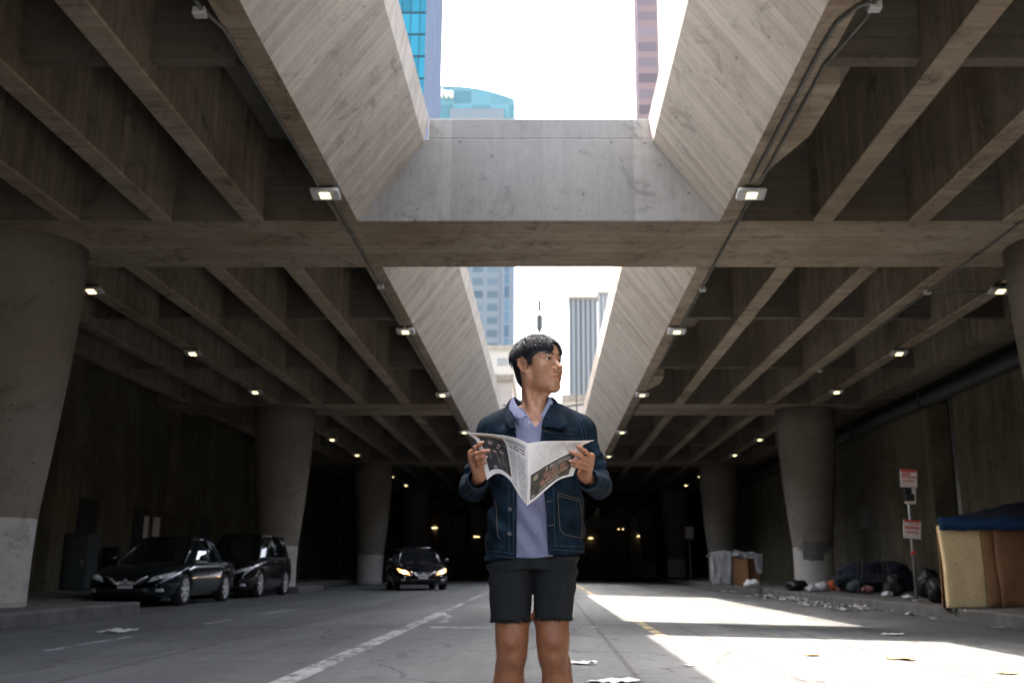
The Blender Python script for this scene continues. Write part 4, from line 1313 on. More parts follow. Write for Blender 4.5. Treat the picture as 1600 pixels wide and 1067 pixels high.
    # bonnet crease, wipers
    mb = MB(); mb.tube([(-w * .5, -h + 1.27, belt + .015), (w * .1, -h + 1.42, belt + .06)], .008, 5); mb.tube([(0.05, -h + 1.25, belt + .015), (w * .6, -h + 1.45, belt + .05)], .008, 5)
    mb.build('wipers', M['black'], e)
    return e
c1 = car('parked_car', 'dark teal saloon parked in front at the left kerb with chrome grille bars', 4.6, 1.80, 1.46, M['paint_teal'])
x1, y1 = -8.45, 22.9; c1.location = (x1, y1, RZ(x1, y1))
c2 = car('parked_car', 'black tall estate parked directly behind the dark teal saloon', 4.5, 1.84, 1.70, M['paint_black'], suv=True)
x1, y1 = -8.5, 28.6; c2.location = (x1, y1, RZ(x1, y1))
c3 = car('oncoming_car', 'dark saloon coming down the road with both headlights glowing orange', 4.5, 1.76, 1.44, M['paint_navy'], lights=True)
x1, y1 = -4.55, 35.6; c3.location = (x1, y1, RZ(x1, y1)); c3.rotation_euler = (0, 0, R(14))

# ------------------------------------------------------------------ the man with the newspaper
PO = Vector((-0.04, 4.15, RZ(-0.04, 4.15)))
def L(u, v, yl): return np.array(P(u, v, PO.y + yl) - PO)

class Grid:
    def __init__(s, xs, ys, zs):
        s.a = [np.asarray(t, np.float32) for t in (xs, ys, zs)]
        s.F = np.full([len(t) for t in s.a], 1.0, np.float32)
    def sub(s, lo, hi):
        sl = []
        for t, l, h in zip(s.a, lo, hi):
            i0 = max(0, int(np.searchsorted(t, l)) - 1); i1 = min(len(t), int(np.searchsorted(t, h)) + 1)
            sl.append(slice(i0, max(i1, i0 + 1)))
        X = s.a[0][sl[0]][:, None, None]; Y = s.a[1][sl[1]][None, :, None]; Z = s.a[2][sl[2]][None, None, :]
        return tuple(sl), X, Y, Z
    def add(s, fn, lo, hi, k=0.01):
        m = k + 0.02
        sl, X, Y, Z = s.sub([c - m for c in lo], [c + m for c in hi])
        d = fn(X, Y, Z).astype(np.float32); f = s.F[sl]
        h = np.maximum(k - np.abs(f - d), 0) / max(k, 1e-6)
        s.F[sl] = np.minimum(f, d) - h * h * k * 0.25
    def cut(s, fn, lo, hi, k=0.004):
        m = k + 0.02
        sl, X, Y, Z = s.sub([c - m for c in lo], [c + m for c in hi])
        d = -fn(X, Y, Z).astype(np.float32); f = s.F[sl]
        h = np.maximum(k - np.abs(f - d), 0) / max(k, 1e-6)
        s.F[sl] = np.maximum(f, d) + h * h * k * 0.25
    def cone(s, a, b, ra, rb, k=0.01, cut=False, disp=None):
        a = np.asarray(a, float); b = np.asarray(b, float); ab = b - a; l2 = float(ab @ ab) + 1e-12
        def fn(X, Y, Z):
            t = np.clip(((X - a[0]) * ab[0] + (Y - a[1]) * ab[1] + (Z - a[2]) * ab[2]) / l2, 0, 1)
            dx = X - a[0] - t * ab[0]; dy = Y - a[1] - t * ab[1]; dz = Z - a[2] - t * ab[2]
            d = np.sqrt(dx * dx + dy * dy + dz * dz) - (ra + (rb - ra) * t)
            if disp is not None: d = d - disp(X, Y, Z, t)
            return d
        r = max(ra, rb); lo = np.minimum(a, b) - r; hi = np.maximum(a, b) + r
        (s.cut if cut else s.add)(fn, lo, hi, k)
    def ell(s, c, r, k=0.01, cut=False, fr=None):
        c = np.asarray(c, float); r = np.asarray(r, float)
        def fn(X, Y, Z):
            dx, dy, dz = X - c[0], Y - c[1], Z - c[2]
            if fr is not None:
                q = [fr[i][0] * dx + fr[i][1] * dy + fr[i][2] * dz for i in range(3)]
            else: q = [dx, dy, dz]
            k0 = np.sqrt((q[0] / r[0]) ** 2 + (q[1] / r[1]) ** 2 + (q[2] / r[2]) ** 2)
            k1 = np.sqrt((q[0] / r[0] ** 2) ** 2 + (q[1] / r[1] ** 2) ** 2 + (q[2] / r[2] ** 2) ** 2) + 1e-6
            return k0 * (k0 - 1) / k1
        R_ = float(max(r)) if fr is not None else r
        (s.cut if cut else s.add)(fn, c - R_, c + R_, k)
    def mesh(s, name, mat, parent=None):
        F = s.F; xs, ys, zs = s.a
        neg = F < 0
        cnt = np.zeros([n - 1 for n in F.shape], np.uint8)
        for i in (0, 1):
            for j in (0, 1):
                for k in (0, 1):
                    cnt += neg[i:F.shape[0] - 1 + i, j:F.shape[1] - 1 + j, k:F.shape[2] - 1 + k]
        act = (cnt > 0) & (cnt < 8)
        idx = np.argwhere(act)
        vid = np.full(act.shape, -1, np.int32); vid[act] = np.arange(len(idx))
        I, J, K = idx.T
        acc = np.zeros((len(idx), 3)); num = np.zeros(len(idx))
        ax = (xs, ys, zs)
        for axis in range(3):
            o1, o2 = [q for q in range(3) if q != axis]
            for p in (0, 1):
                for q in (0, 1):
                    c0 = [I, J, K]; c0[o1] = c0[o1] + p; c0[o2] = c0[o2] + q
                    c1 = list(c0); c1[axis] = c1[axis] + 1
                    f0 = F[tuple(c0)]; f1 = F[tuple(c1)]
                    mk = (f0 < 0) != (f1 < 0)
                    t = np.where(mk, f0 / np.where(mk, f0 - f1, 1), 0)
                    for d in range(3):
                        a0 = ax[d][c0[d]]; a1 = ax[d][c1[d]]
                        acc[:, d] += np.where(mk, a0 + (a1 - a0) * t, 0)
                    num += mk
        V = acc / num[:, None]
        quads = []
        for axis in range(3):
            o1, o2 = [(1, 2), (2, 0), (0, 1)][axis]
            sl0 = [slice(None)] * 3; sl1 = [slice(None)] * 3
            sl0[axis] = slice(0, F.shape[axis] - 1); sl1[axis] = slice(1, None)
            e = neg[tuple(sl0)] != neg[tuple(sl1)]
            pos = np.argwhere(e)
            ok = (pos[:, o1] > 0) & (pos[:, o2] > 0) & (pos[:, o1] < F.shape[o1] - 1) & (pos[:, o2] < F.shape[o2] - 1)
            pos = pos[ok]
            fl = neg[tuple(pos.T)]
            def cell(d1, d2):
                q = pos.copy(); q[:, o1] -= d1; q[:, o2] -= d2
                return vid[tuple(q.T)]
            a, b, c, d = cell(1, 1), cell(0, 1), cell(0, 0), cell(1, 0)
            q = np.stack([a, b, c, d], 1)
            q[~fl] = q[~fl][:, ::-1]
            quads.append(q)
        Q = np.concatenate(quads)
        Q = Q[(Q >= 0).all(1)]
        me = bpy.data.meshes.new(name)
        me.vertices.add(len(V)); me.vertices.foreach_set("co", V.astype(np.float32).ravel())
        me.loops.add(len(Q) * 4); me.loops.foreach_set("vertex_index", Q.astype(np.int32).ravel())
        me.polygons.add(len(Q)); me.polygons.foreach_set("loop_start", np.arange(0, len(Q) * 4, 4, dtype=np.int32))
        me.polygons.foreach_set("use_smooth", np.ones(len(Q), bool))
        me.update(calc_edges=True); me.validate()
        me.materials.append(mat)
        o = bpy.data.objects.new(name, me); COL.objects.link(o)
        if parent is not None: o.parent = parent
        return o

def nzf(X, Y, Z, f, ph):
    """cheap smooth 3-d wobble"""
    return (np.sin(f * X + 1.7 * np.sin(f * .7 * Z + ph) + ph) * np.sin(f * .9 * Y + 1.3 * np.sin(f * .8 * X - ph)) +
            .6 * np.sin(1.9 * f * Z + 2.1 * np.sin(f * 1.1 * X + ph) + 1.5 * np.sin(f * Y)))

def stack(levels, n=2.4, disp=None):
    """z, half width, half depth, centre x, centre y"""
    A_ = np.array(levels, float); z0, z1 = A_[0, 0], A_[-1, 0]
    def fn(X, Y, Z):
        zc_ = np.clip(Z, z0, z1)
        w, d, cx, cy = [np.interp(zc_.ravel(), A_[:, 0], A_[:, i]).reshape(zc_.shape) for i in (1, 2, 3, 4)]
        q = (np.abs((X - cx) / w) ** n + np.abs((Y - cy) / d) ** n) ** (1 / n)
        r = (q - 1) * np.minimum(w, d)
        if disp is not None: r = r - disp(X, Y, Z)
        return np.maximum(r, np.maximum(z0 - Z, Z - z1))
    lo = (float((A_[:, 3] - A_[:, 1]).min()), float((A_[:, 4] - A_[:, 2]).min()), z0)
    hi = (float((A_[:, 3] + A_[:, 1]).max()), float((A_[:, 4] + A_[:, 2]).max()), z1)
    return fn, lo, hi

# ---- skin, denim and cloth materials
def skin_mat():
    m, nt, b = new_mat('skin')
    at = N(nt, "ShaderNodeAttribute", attribute_name="tint")
    tc = N(nt, "ShaderNodeTexCoord").outputs["Object"]
    n = noise_(nt, tc, 55, 5, .7); n2 = noise_(nt, tc, 9, 4, .6)
    c = ramp(nt, n2, [(.3, (0.42, 0.205, 0.118)), (.7, (0.57, 0.305, 0.188))])
    c = mixc(nt, c, ramp(nt, n, [(.3, g3(.74)), (.7, g3(1.10))]), .8, 'MULTIPLY')
    c = mixc(nt, c, at.outputs[0], 1.0, 'MULTIPLY')
    nt.links.new(c, b.inputs["Base Color"])
    b.inputs["Roughness"].default_value = .48
    b.inputs["Subsurface Weight"].default_value = .12
    b.inputs["Subsurface Radius"].default_value = (.012, .005, .003)
    b.inputs["Subsurface Scale"].default_value = 1.0
    bump_(nt, b, noise_(nt, tc, 260, 3, .7), .12, .002)
    return m
M['skin'] = skin_mat()
def denim():
    m, nt, b = new_mat('indigo_denim')
    tc = N(nt, "ShaderNodeTexCoord").outputs["Object"]
    n = noise_(nt, mapping(nt, tc, (1, 1, .45)), 26, 6, .75); n2 = noise_(nt, tc, 5, 4, .6)
    tw = noise_(nt, mapping(nt, tc, (1, 1, .25), rot=(0, .5, 0)), 330, 2, .6)
    c = ramp(nt, n, [(.32, (0.0022, 0.008, 0.016)), (.52, (0.0035, 0.013, 0.026)), (.75, (0.013, 0.036, 0.060))])
    c = mixc(nt, c, ramp(nt, n2, [(.3, g3(.65)), (.65, g3(1.15))]), .7, 'MULTIPLY')
    c = mixc(nt, c, ramp(nt, tw, [(.35, g3(.6)), (.65, g3(1.5))]), .6, 'MULTIPLY')
    nt.links.new(c, b.inputs["Base Color"]); b.inputs["Roughness"].default_value = .9
    b.inputs["Specular IOR Level"].default_value = .2
    b.inputs["Sheen Weight"].default_value = .0
    h = math_(nt, 'ADD', tw, math_(nt, 'MULTIPLY', n, 2.0)); bump_(nt, b, h, .5, .003)
    return m
M['denim'] = denim()
M['shirt'] = fabric('periwinkle_shirt_cloth', (0.225, 0.245, 0.375), .35, 60, .85, .12)
M['shorts'] = fabric('washed_black_denim', (0.017, 0.020, 0.023), .35, 45, .9, .3)
M['stitch'] = plain('tan_stitching', (0.15, 0.105, 0.07), .8, var=.3, scale=200)
M['stitchb'] = plain('faded_blue_seam', (0.028, 0.05, 0.075), .8, var=.4, scale=200)
M['hair'] = None
m, nt, b = new_mat('black_hair'); tc = N(nt, "ShaderNodeTexCoord").outputs["Object"]
nt.links.new(ramp(nt, noise_(nt, tc, 90, 3), [(.3, (.006, .007, .009)), (.7, (.018, .020, .026))]), b.inputs["Base Color"]); b.inputs["Roughness"].default_value = .38
b.inputs["Specular IOR Level"].default_value = .6
M['hair'] = m
M['eye'] = plain('eye_white', (.62, .58, .55), .2, var=.04, coat=1); M['iris'] = plain('dark_iris', (.012, .007, .005), .1, coat=1)
M['button'] = plain('pale_button', (.6, .6, .58), .35, var=.1); M['dbutton'] = plain('dark_metal_button', (.06, .06, .065), .35, .6)

# ---- head frame
S_ = 1.06
psi, tau = R(47), R(4)
Fv = np.array([math.sin(psi) * math.cos(tau), -math.cos(psi) * math.cos(tau), math.sin(tau)])
Av = np.array([math.cos(psi), math.sin(psi), 0.0])
Uv = np.cross(Fv, Av)
HCN = L(841.5, 570, 0.0)
def H_(a, f, z): return HCN + S_ * (Av * a + Fv * f + Uv * z)
HF = [Av, Fv, Uv]
h = 0.0028
zs = np.concatenate([np.arange(-.02, .24, .007), np.arange(.24, .54, .0055), np.arange(.54, .98, .009), np.arange(.98, 1.24, .0028),
                     np.arange(1.24, 1.36, .0045), np.arange(1.36, 1.72, .0021)])
G = Grid(np.arange(-.33, .33, h), np.arange(-.46, .18, h), zs)
def hc(a, b, ra, rb, k=.008, cut=False): G.cone(H_(*a), H_(*b), ra * S_, rb * S_, k, cut)
def he(c, r, k=.012, cut=False): G.ell(H_(*c), np.array(r) * S_, k, cut, HF)
# legs
def leg(pts, k=.03):
    for (a, ra), (b, rb) in zip(pts[:-1], pts[1:]): G.cone(a, b, ra, rb, k)
LH = L(801, 966, 0.0); LK = L(800, 1003, -.01); LC = L(795, 1067, .03)
RH = L(862, 962, 0.0); RK = L(864, 1003, -.01); RC = L(871, 1067, .03)
for Hh_, Kk, Cc, s in ((LH, LK, LC, -1), (RH, RK, RC, 1)):
    top = np.array([s * .093 - .012, .0, .80])
    leg([(top, .068), (Hh_, .066), (Kk + np.array([0, 0, .035]), .0585), (Kk, .0575), (Kk + np.array([0, .005, -.05]), .053), (Cc, .0555),
         (np.array([Cc[0] + .004 * s, .035, .20]), .046), (np.array([Cc[0] + .006 * s, .04, .09]), .036), (np.array([Cc[0] + .006 * s, .045, .06]), .037)], .028)
    G.ell(Cc + np.array([s * .010, .028, .05]), (.047, .042, .09), .02)     # calf
    G.ell(Kk + np.array([0, -.046, .0]), (.027, .022, .030), .014)           # knee cap
    G.ell(Kk + np.array([.02 * s, -.03, .055]), (.022, .025, .04), .02)
    G.ell(Kk + np.array([-.025 * s, -.03, .045]), (.022, .025, .035), .02)
    G.ell(Kk + np.array([0, -.036, -.055]), (.017, .018, .03), .018)
    G.cone(np.array([Cc[0], .06, .045]), np.array([Cc[0] + .02 * s, -.12, .025]), .036, .026, .02)   # foot
    G.ell((Cc[0] + .022 * s, -.13, .025), (.04, .05, .022), .02)
# torso
tor = [(.74, .13, .09, -.012, 0), (.84, .155, .10, -.012, 0), (.95, .135, .09, -.01, 0), (1.08, .135, .092, -.005, -.002), (1.2, .15, .10, 0, -.002), (1.28, .155, .092, 0, 0), (1.335, .11, .065, 0, .008), (1.36, .07, .06, 0, .01)]
fn, lo, hi = stack(tor, 2.2); G.add(fn, lo, hi, .02)
G.cone((-.06, .012, 1.345), (-.17, .0, 1.285), .045, .05, .03); G.cone((.06, .012, 1.345), (.17, .0, 1.285), .045, .05, .03)
# collar bones and notch
G.cone((-.02, -.062, 1.318), (-.12, -.035, 1.332), .010, .011, .02); G.cone((.02, -.062, 1.318), (.12, -.035, 1.332), .010, .011, .02)
# neck
nb = np.array([0.0, .012, 1.335]); nt_ = H_(0, -.028, -.055)
G.cone(nb, nt_, .060, .056, .03)
G.cone(H_(-.058, -.03, -.035), (-.012, -.058, 1.325), .014, .011, .022)    # sterno-mastoid, the tense near side
G.cone(H_(.055, -.03, -.04), (.016, -.055, 1.325), .012, .010, .022)
G.cone(H_(0, .035, -.115), (.002, -.052, 1.345), .018, .014, .025)
G.ell(np.array([.012, -.050, 1.385]), (.014, .013, .018), .02)
# head
he((0, -.018, .032), (.0745, .096, .078), .01)
he((0, .030, .028), (.066, .060, .060), .03)
he((0, .032, -.030), (.0545, .055, .073), .03)
hc((-.056, -.004, -.045), (-.048, .002, -.072), .018, .017, .025); hc((.056, -.004, -.045), (.048, .002, -.072), .018, .017, .025)
hc((-.046, .004, -.076), (-.014, .072, -.106), .018, .015, .03); hc((.046, .004, -.076), (.014, .072, -.106), .018, .015, .03)
hc((-.010, .076, -.104), (.010, .076, -.104), .0155, .0155, .018)
he((-.040, .056, -.030), (.024, .024, .024), .03); he((.040, .056, -.030), (.024, .024, .024), .03)
he((-.034, .045, -.065), (.026, .026, .03), .03); he((.034, .045, -.065), (.026, .026, .03), .03)
he((0, .070, -.066), (.024, .025, .030), .025)
hc((-.044, .069, .021), (-.014, .082, .020), .009, .0095, .018); hc((.044, .069, .021), (.014, .082, .020), .009, .0095, .018)
he((-.032, .094, .002), (.0175, .014, .0105), .012, True); he((.032, .094, .002), (.0175, .014, .0105), .012, True)
# nose
hc((0, .082, .010), (0, .103, -.024), .0080, .0100, .012); hc((0, .103, -.026), (0, .1135, -.034), .0105, .0115, .008)
hc((-.0135, .097, -.038), (.0135, .097, -.038), .0085, .0085, .006)
he((-.0075, .106, -.0455), (.0040, .0060, .0045), .003, True); he((.0075, .106, -.0455), (.0035, .0055, .004), .003, True)
# mouth
hc((-.021, .085, -.0665), (0, .0965, -.0635), .005, .0068, .006); hc((.021, .085, -.0665), (0, .0965, -.0635), .005, .0068, .006)
hc((-.018, .085, -.0765), (0, .0945, -.0785), .005, .0075, .006); hc((.018, .085, -.0765), (0, .0945, -.0785), .005, .0075, .006)
hc((-.022, .090, -.0708), (0, .1045, -.0702), .0016, .0020, .002, True); hc((.022, .090, -.0708), (0, .1045, -.0702), .0016, .0020, .002, True)
# lids
for sx in (-1, 1):
    for z0, z1, r_ in ((.0085, .0115, .0040), (-.0060, -.0085, .0034)):
        hc((sx * .0465, .0735, .003 + z0 * .15), (sx * .032, .0865, z1 * .85), r_ * .9, r_, .004); hc((sx * .032, .0865, z1 * .85), (sx * .0165, .0815, z0 * .2 - .001), r_, r_ * .9, .004)
# ears
for sx in (-1, 1):
    ec = (sx * .0775, -.012, -.010)
    he(ec, (.0075, .019, .031), .006)
    hc((sx * .074, .004, .012), (sx * .082, -.012, .021), .0050, .0056, .005); hc((sx * .082, -.012, .021), (sx * .086, -.028, .012), .0056, .0056, .005)
    hc((sx * .086, -.028, .012), (sx * .086, -.029, -.008), .0056, .0050, .005); hc((sx * .086, -.029, -.008), (sx * .079, -.016, -.033), .0050, .0058, .005)
    hc((sx * .079, -.016, -.033), (sx * .072, -.003, -.040), .0062, .0060, .005)
    he((sx * .088, -.014, -.006), (.009, .0095, .018), .004, True)
    hc((sx * .074, .001, -.010), (sx * .079, .001, -.004), .0045, .0035, .004)
# arms (upper parts stay inside the sleeves) and hands
ELB = {-1: L(738, 762, -.03), 1: L(936, 758, -.03)}
WRI = {-1: L(749, 744, -.240), 1: L(915.5, 745, -.240)}
CUF = {-1: L(746.5, 748, -.252), 1: L(918.5, 749, -.252)}
SH = {-1: np.array([-.175, 0, 1.28]), 1: np.array([.175, 0, 1.28])}
for s in (-1, 1):
    G.cone(SH[s], ELB[s], .050, .040, .02); G.cone(ELB[s], WRI[s], .040, .027, .02)
def finger(p, r0, r1, k=.006):
    for i in range(len(p) - 1):
        t0, t1 = i / (len(p) - 1), (i + 1) / (len(p) - 1)
        G.cone(p[i], p[i + 1], r0 + (r1 - r0) * t0, r0 + (r1 - r0) * t1, k)
        if i: G.ell(p[i], (r0 * .98,) * 3, .004)
# image left hand
kn = [L(737, 707.5, -.300), L(737, 714, -.297), L(739, 721, -.292), L(743, 727.5, -.286)]
wr = L(750, 739, -.255)
for q_ in kn: G.cone(wr, q_, .0225, .0125, .014)
G.cone(kn[0], kn[3], .0125, .0115, .012)
FL = [[kn[0], L(743, 699.5, -.330), L(749.5, 694, -.343), L(754.5, 691, -.343)],
      [kn[1], L(745, 708.5, -.343), L(755, 705.5, -.358), L(763.5, 704, -.357)],
      [kn[2], L(746, 716, -.343), L(754, 713.5, -.356), L(760, 714, -.354)],
      [kn[3], L(748, 724.5, -.333), L(754, 722, -.345), L(758.5, 721.5, -.343)]]
for p_, (ra, rb) in zip(FL, ((.0092, .0070), (.0094, .0072), (.0090, .0068), (.0080, .0062))): finger(p_, ra, rb)
# thumb behind the page: leaves the side of the palm near the wrist
finger([L(747, 733, -.262), L(751, 716, -.262), L(757, 706, -.280), L(761, 700, -.290)], .0115, .0085, .010)
# image right hand
kn = [L(923.5, 713, -.298), L(923, 720, -.296), L(921, 726.5, -.292), L(917.5, 732, -.286)]
wr = L(913.5, 740, -.255)
for q_ in kn: G.cone(wr, q_, .0225, .0125, .014)
G.cone(kn[0], kn[3], .0125, .0115, .012)
FR = [[kn[0], L(913.5, 705, -.333), L(907, 700, -.345), L(902.5, 696.8, -.346)],
      [kn[1], L(908, 713, -.345), L(898.5, 708.5, -.360), L(891, 705.8, -.362)],
      [kn[2], L(907, 722, -.345), L(898, 720.5, -.360), L(890.5, 720, -.360)],
      [kn[3], L(906, 730, -.335), L(899, 727.5, -.350), L(893, 725.5, -.350)]]
for p_, (ra, rb) in zip(FR, ((.0092, .0070), (.0094, .0072), (.0090, .0068), (.0080, .0062))): finger(p_, ra, rb)
finger([L(915, 735, -.262), L(911, 718, -.262), L(905, 708, -.282), L(900, 702, -.292)], .0115, .0085, .010)
man = G.mesh('person', M['skin'])
man.location = PO
tag(man, 'young man in indigo denim jacket and dark cut-off shorts holding a newspaper, head turned', 'person')
# tint
me = man.data; nv = len(me.vertices)
co = np.empty(nv * 3, np.float32); me.vertices.foreach_get("co", co); co = co.reshape(-1, 3)
q = (co - HCN) / S_
la, lf, lz = q @ Av, q @ Fv, q @ Uv
tint = np.ones((nv, 4), np.float32)
def gs(c, r): return np.exp(-(((la - c[0]) / r[0]) ** 2 + ((lf - c[1]) / r[1]) ** 2 + ((lz - c[2]) / r[2]) ** 2))
inhead = co[:, 2] > 1.36
def mul(wt, col):
    for i in range(3): tint[:, i] *= 1 - wt * (1 - col[i])
lip = np.clip(gs((0, .095, -.0715), (.0235, .03, .0115)) * 2.2 - .6, 0, 1) * inhead * (lf > .078); mul(lip, (.84, .60, .60))
mul(np.clip(gs((0, .108, -.036), (.02, .02, .016)), 0, 1) * inhead * .25, (1.0, .84, .80))
mul((np.clip(gs((-.045, .055, -.035), (.025, .04, .02)), 0, 1) + np.clip(gs((.045, .055, -.035), (.025, .04, .02)), 0, 1)) * inhead * .4, (1.02, .86, .82))
mul(np.clip(gs((0, .09, -.052), (.02, .03, .006)), 0, 1) * inhead * .35, (.62, .62, .66))
for s in (-1, 1):
    mul(np.clip(gs((s * .082, -.012, -.01), (.014, .03, .04)), 0, 1) * inhead * .4, (1.0, .78, .74))
    br = np.exp(-((la - s * .031) / .0185) ** 4 - ((lz - .0245 - .003 * np.cos((la - s * .031) * 90)) / .0045) ** 2) * (lf > .05) * inhead
    mul(np.clip(br * 1.3, 0, 1), (.10, .09, .09))
    for sl_, zl_ in ((1, .0045),):
        el = np.exp(-((la - s * .032) / .0165) ** 4 - ((lz - zl_ - .0015) / .0022) ** 2) * (lf > .06) * inhead; mul(np.clip(el, 0, 1) * .8, (.15, .13, .13))
# stubble shade of cropped hair at the sides and nape
sd = np.clip((lz + .01) / .03, 0, 1) * np.clip((-.0 - lf + .042) / .02, 0, 1) * (np.abs(la) > .03) * inhead * np.clip((.088 - np.abs(la)) * 200, 0, 1); 
near_ear = np.clip(gs((-.08, -.012, -.01), (.02, .024, .036)) + gs((.08, -.012, -.01), (.02, .024, .036)), 0, 1)
mul(np.clip(sd * (1 - near_ear * 1.6), 0, 1) * .85, (.14, .13, .14))
nape = np.clip((-lf - .045) / .02, 0, 1) * np.clip((lz + .085) / .03, 0, 1) * inhead; mul(nape * .9, (.12, .11, .12))
leg_ = (co[:, 2] < .60).astype(np.float32); mul(leg_, (.74, .58, .48))
for s, Kk in ((-1, LK), (1, RK)):
    kd = np.exp(-(((co[:, 0] - Kk[0]) / .04) ** 2 + ((co[:, 1] - Kk[1] + .05) / .05) ** 2 + ((co[:, 2] - Kk[2]) / .035) ** 2)); mul(kd * .55, (.66, .50, .46))
hand = ((co[:, 1] < -.24) & (co[:, 2] > .95) & (co[:, 2] < 1.25)).astype(np.float32); mul(hand * .5, (.92, .74, .66))
at = me.color_attributes.new("tint", 'FLOAT_COLOR', 'POINT'); at.data.foreach_set("color", tint.ravel())
def child(o):
    o.parent = man; return o
# finger nails
M['nail'] = plain('finger_nail', (.55, .33, .26), .3, var=.1)
for Fg in (FL, FR):
    for p_ in Fg:
        a, b_ = p_[-2], p_[-1]; d = (b_ - a) / np.linalg.norm(b_ - a)
        nrm = np.array([0, -1, .25]); nrm -= d * (nrm @ d); nrm /= np.linalg.norm(nrm); sd_ = np.cross(d, nrm)
        Mx = Matrix(((sd_[0], d[0], nrm[0]), (sd_[1], d[1], nrm[1]), (sd_[2], d[2], nrm[2]))).to_4x4()
        mb = MB(); mb.blob(Vector(b_ + nrm * .0055 - d * .0005), (.0048, .0062, .0016), 1, 0, 2, M=Mx); mb.build('fingernail', M['nail'], man, smooth=True)
# eyes
for s in (-1, 1):
    c_ = H_(s * .032, .0745, .0012)
    mb = MB(); mb.blob(Vector(c_), (.0128 * S_,) * 3, 0, 0, 3); ey = mb.build('eye', M['eye'], man, smooth=True)
    gz = Fv * .96 - Av * .06 + Uv * .02; gz /= np.linalg.norm(gz)
    mb = MB(); mb.blob(Vector(c_ + gz * .0096 * S_), (.0058 * S_,) * 3, 0, 0, 3); mb.build('iris', M['iris'], ey, smooth=True)

# fine dark hair on the shins and thighs
mbl = MB(); ql = random.Random(12)
lv = [p for p in man.data.polygons if p.center.z < .60 and p.center.z > .15 and p.center.y < .06]
for k in range(1500):
    p_ = ql.choice(lv)
    if p_.center.z > .44 and ql.random() < .8: continue
    n_ = p_.normal; c_ = Vector(p_.center); d_ = (Vector((ql.uniform(-.5, .5), 0, -1)) + n_ * .45).normalized(); l_ = ql.uniform(.006, .013)
    mbl.tube([c_ - n_ * .0005, c_ + d_ * l_ * .5, c_ + d_ * l_ + Vector((0, 0, -.001))], [.00028, .00024, .0001], 3, caps=False)
mbl.build('leg_hair', M['hair'], man)
# brows and lash lines laid on the skin
bm_ = BVHTree.FromPolygons([v.co.copy() for v in man.data.vertices], [list(p.vertices) for p in man.data.polygons])
def onface(a, z, out=.0):
    o_ = Vector(H_(a, .2, z)); hit = bm_.ray_cast(o_, Vector(-Fv)); p_ = hit[0] if hit[0] is not None else Vector(H_(a, .09, z))
    return p_ + Vector(Fv) * out
qb = random.Random(2)
for s in (-1, 1):
    mb = MB()
    for k in range(90):
        t = qb.random(); a = s * (.013 + .037 * t); zc2 = .0215 + .0045 * math.sin(t * 2.4) - .003 * t + qb.uniform(-.0022, .0022) * (1 - .5 * t)
        d1 = s * .006; p0, p1, p2 = onface(a, zc2, .0004), onface(a + d1 * .5, zc2 + .0012, .0012), onface(a + d1, zc2 + .0012, .0004)
        mb.tube([p0, p1, p2], [.0008, .0008, .0003], 3, caps=False)
    mb.build('eyebrow', M['hair'], man)
    mb = MB(); pts = [onface(s * (.0155 + .033 * t), .0012 + .0062 * math.sin(math.pi * min(1, t * .95)) , .0010) for t in np.linspace(0, 1, 9)]
    mb.tube(pts, [.0006, .0011, .0013, .0014, .0014, .0014, .0013, .0011, .0007], 5); mb.build('eyelashes', M['hair'], man)

# ---- hair: a cap and many strands
g = Grid(np.arange(-.16, .16, .0028), np.arange(-.16, .16, .0028), np.arange(-.12, .15, .0028))
g.a = [(t + HCN[i]).astype(np.float32) for i, t in enumerate(g.a)]
def hfn(X, Y, Z):
    dx, dy, dz = X - HCN[0], Y - HCN[1], Z - HCN[2]
    a = (Av[0] * dx + Av[1] * dy + Av[2] * dz) / S_; f = (Fv[0] * dx + Fv[1] * dy + Fv[2] * dz) / S_; z = (Uv[0] * dx + Uv[1] * dy + Uv[2] * dz) / S_
    rx, ry, rz = .0840, .1075, .083
    zc_ = z - .030; fc_ = f + .014
    k0 = np.sqrt((a / rx) ** 2 + (fc_ / ry) ** 2 + (zc_ / rz) ** 2); k1 = np.sqrt((a / rx ** 2) ** 2 + (fc_ / ry ** 2) ** 2 + (zc_ / rz ** 2) ** 2) + 1e-6
    d = k0 * (k0 - 1) / k1
    e0 = np.sqrt((a / .058) ** 2 + ((f + .056) / .047) ** 2 + ((z + .035) / .062) ** 2); de = (e0 - 1) * .047
    h_ = np.maximum(.03 - np.abs(d - de), 0) / .03; d = np.minimum(d, de) - h_ * h_ * .0075
    d = d - .0030 * np.sin(a * 190 + 40 * f) * np.sin(f * 60) * np.clip((z - .03) * 20, 0, 1)
    # lower limit of the hair as seen round the head
    front = np.clip((f - .035) / .03, 0, 1); back = np.clip((-f - .02) / .03, 0, 1)
    open_ = np.exp(-((a - .014) / .017) ** 4)
    bound = (1 - front) * (1 - back) * .010 + front * (.028 + .050 * open_) + back * (-.085)
    bound = bound + .003 * np.sin(a * 260) * np.sin(f * 200)
    d2 = (bound - z)
    k = .008; h_ = np.maximum(k - np.abs(d - d2), 0) / k
    return (np.maximum(d, d2) + h_ * h_ * k * .25) * S_
g.F = hfn(g.a[0][:, None, None], g.a[1][None, :, None], g.a[2][None, None, :]).astype(np.float32)
hair = g.mesh('hair', M['hair'], man)
mb = MB(); qr = random.Random(3)
crown = np.array([.010, -.055, .10])
def on(p, off):
    q_ = np.array([p[0] / .078, (p[1] + .014) / .1035, (p[2] - .030) / .080]); l = np.linalg.norm(q_); q_ /= l
    return np.array([q_[0] * (.078 + off), q_[1] * (.1035 + off) - .014, q_[2] * (.080 + off) + .030])
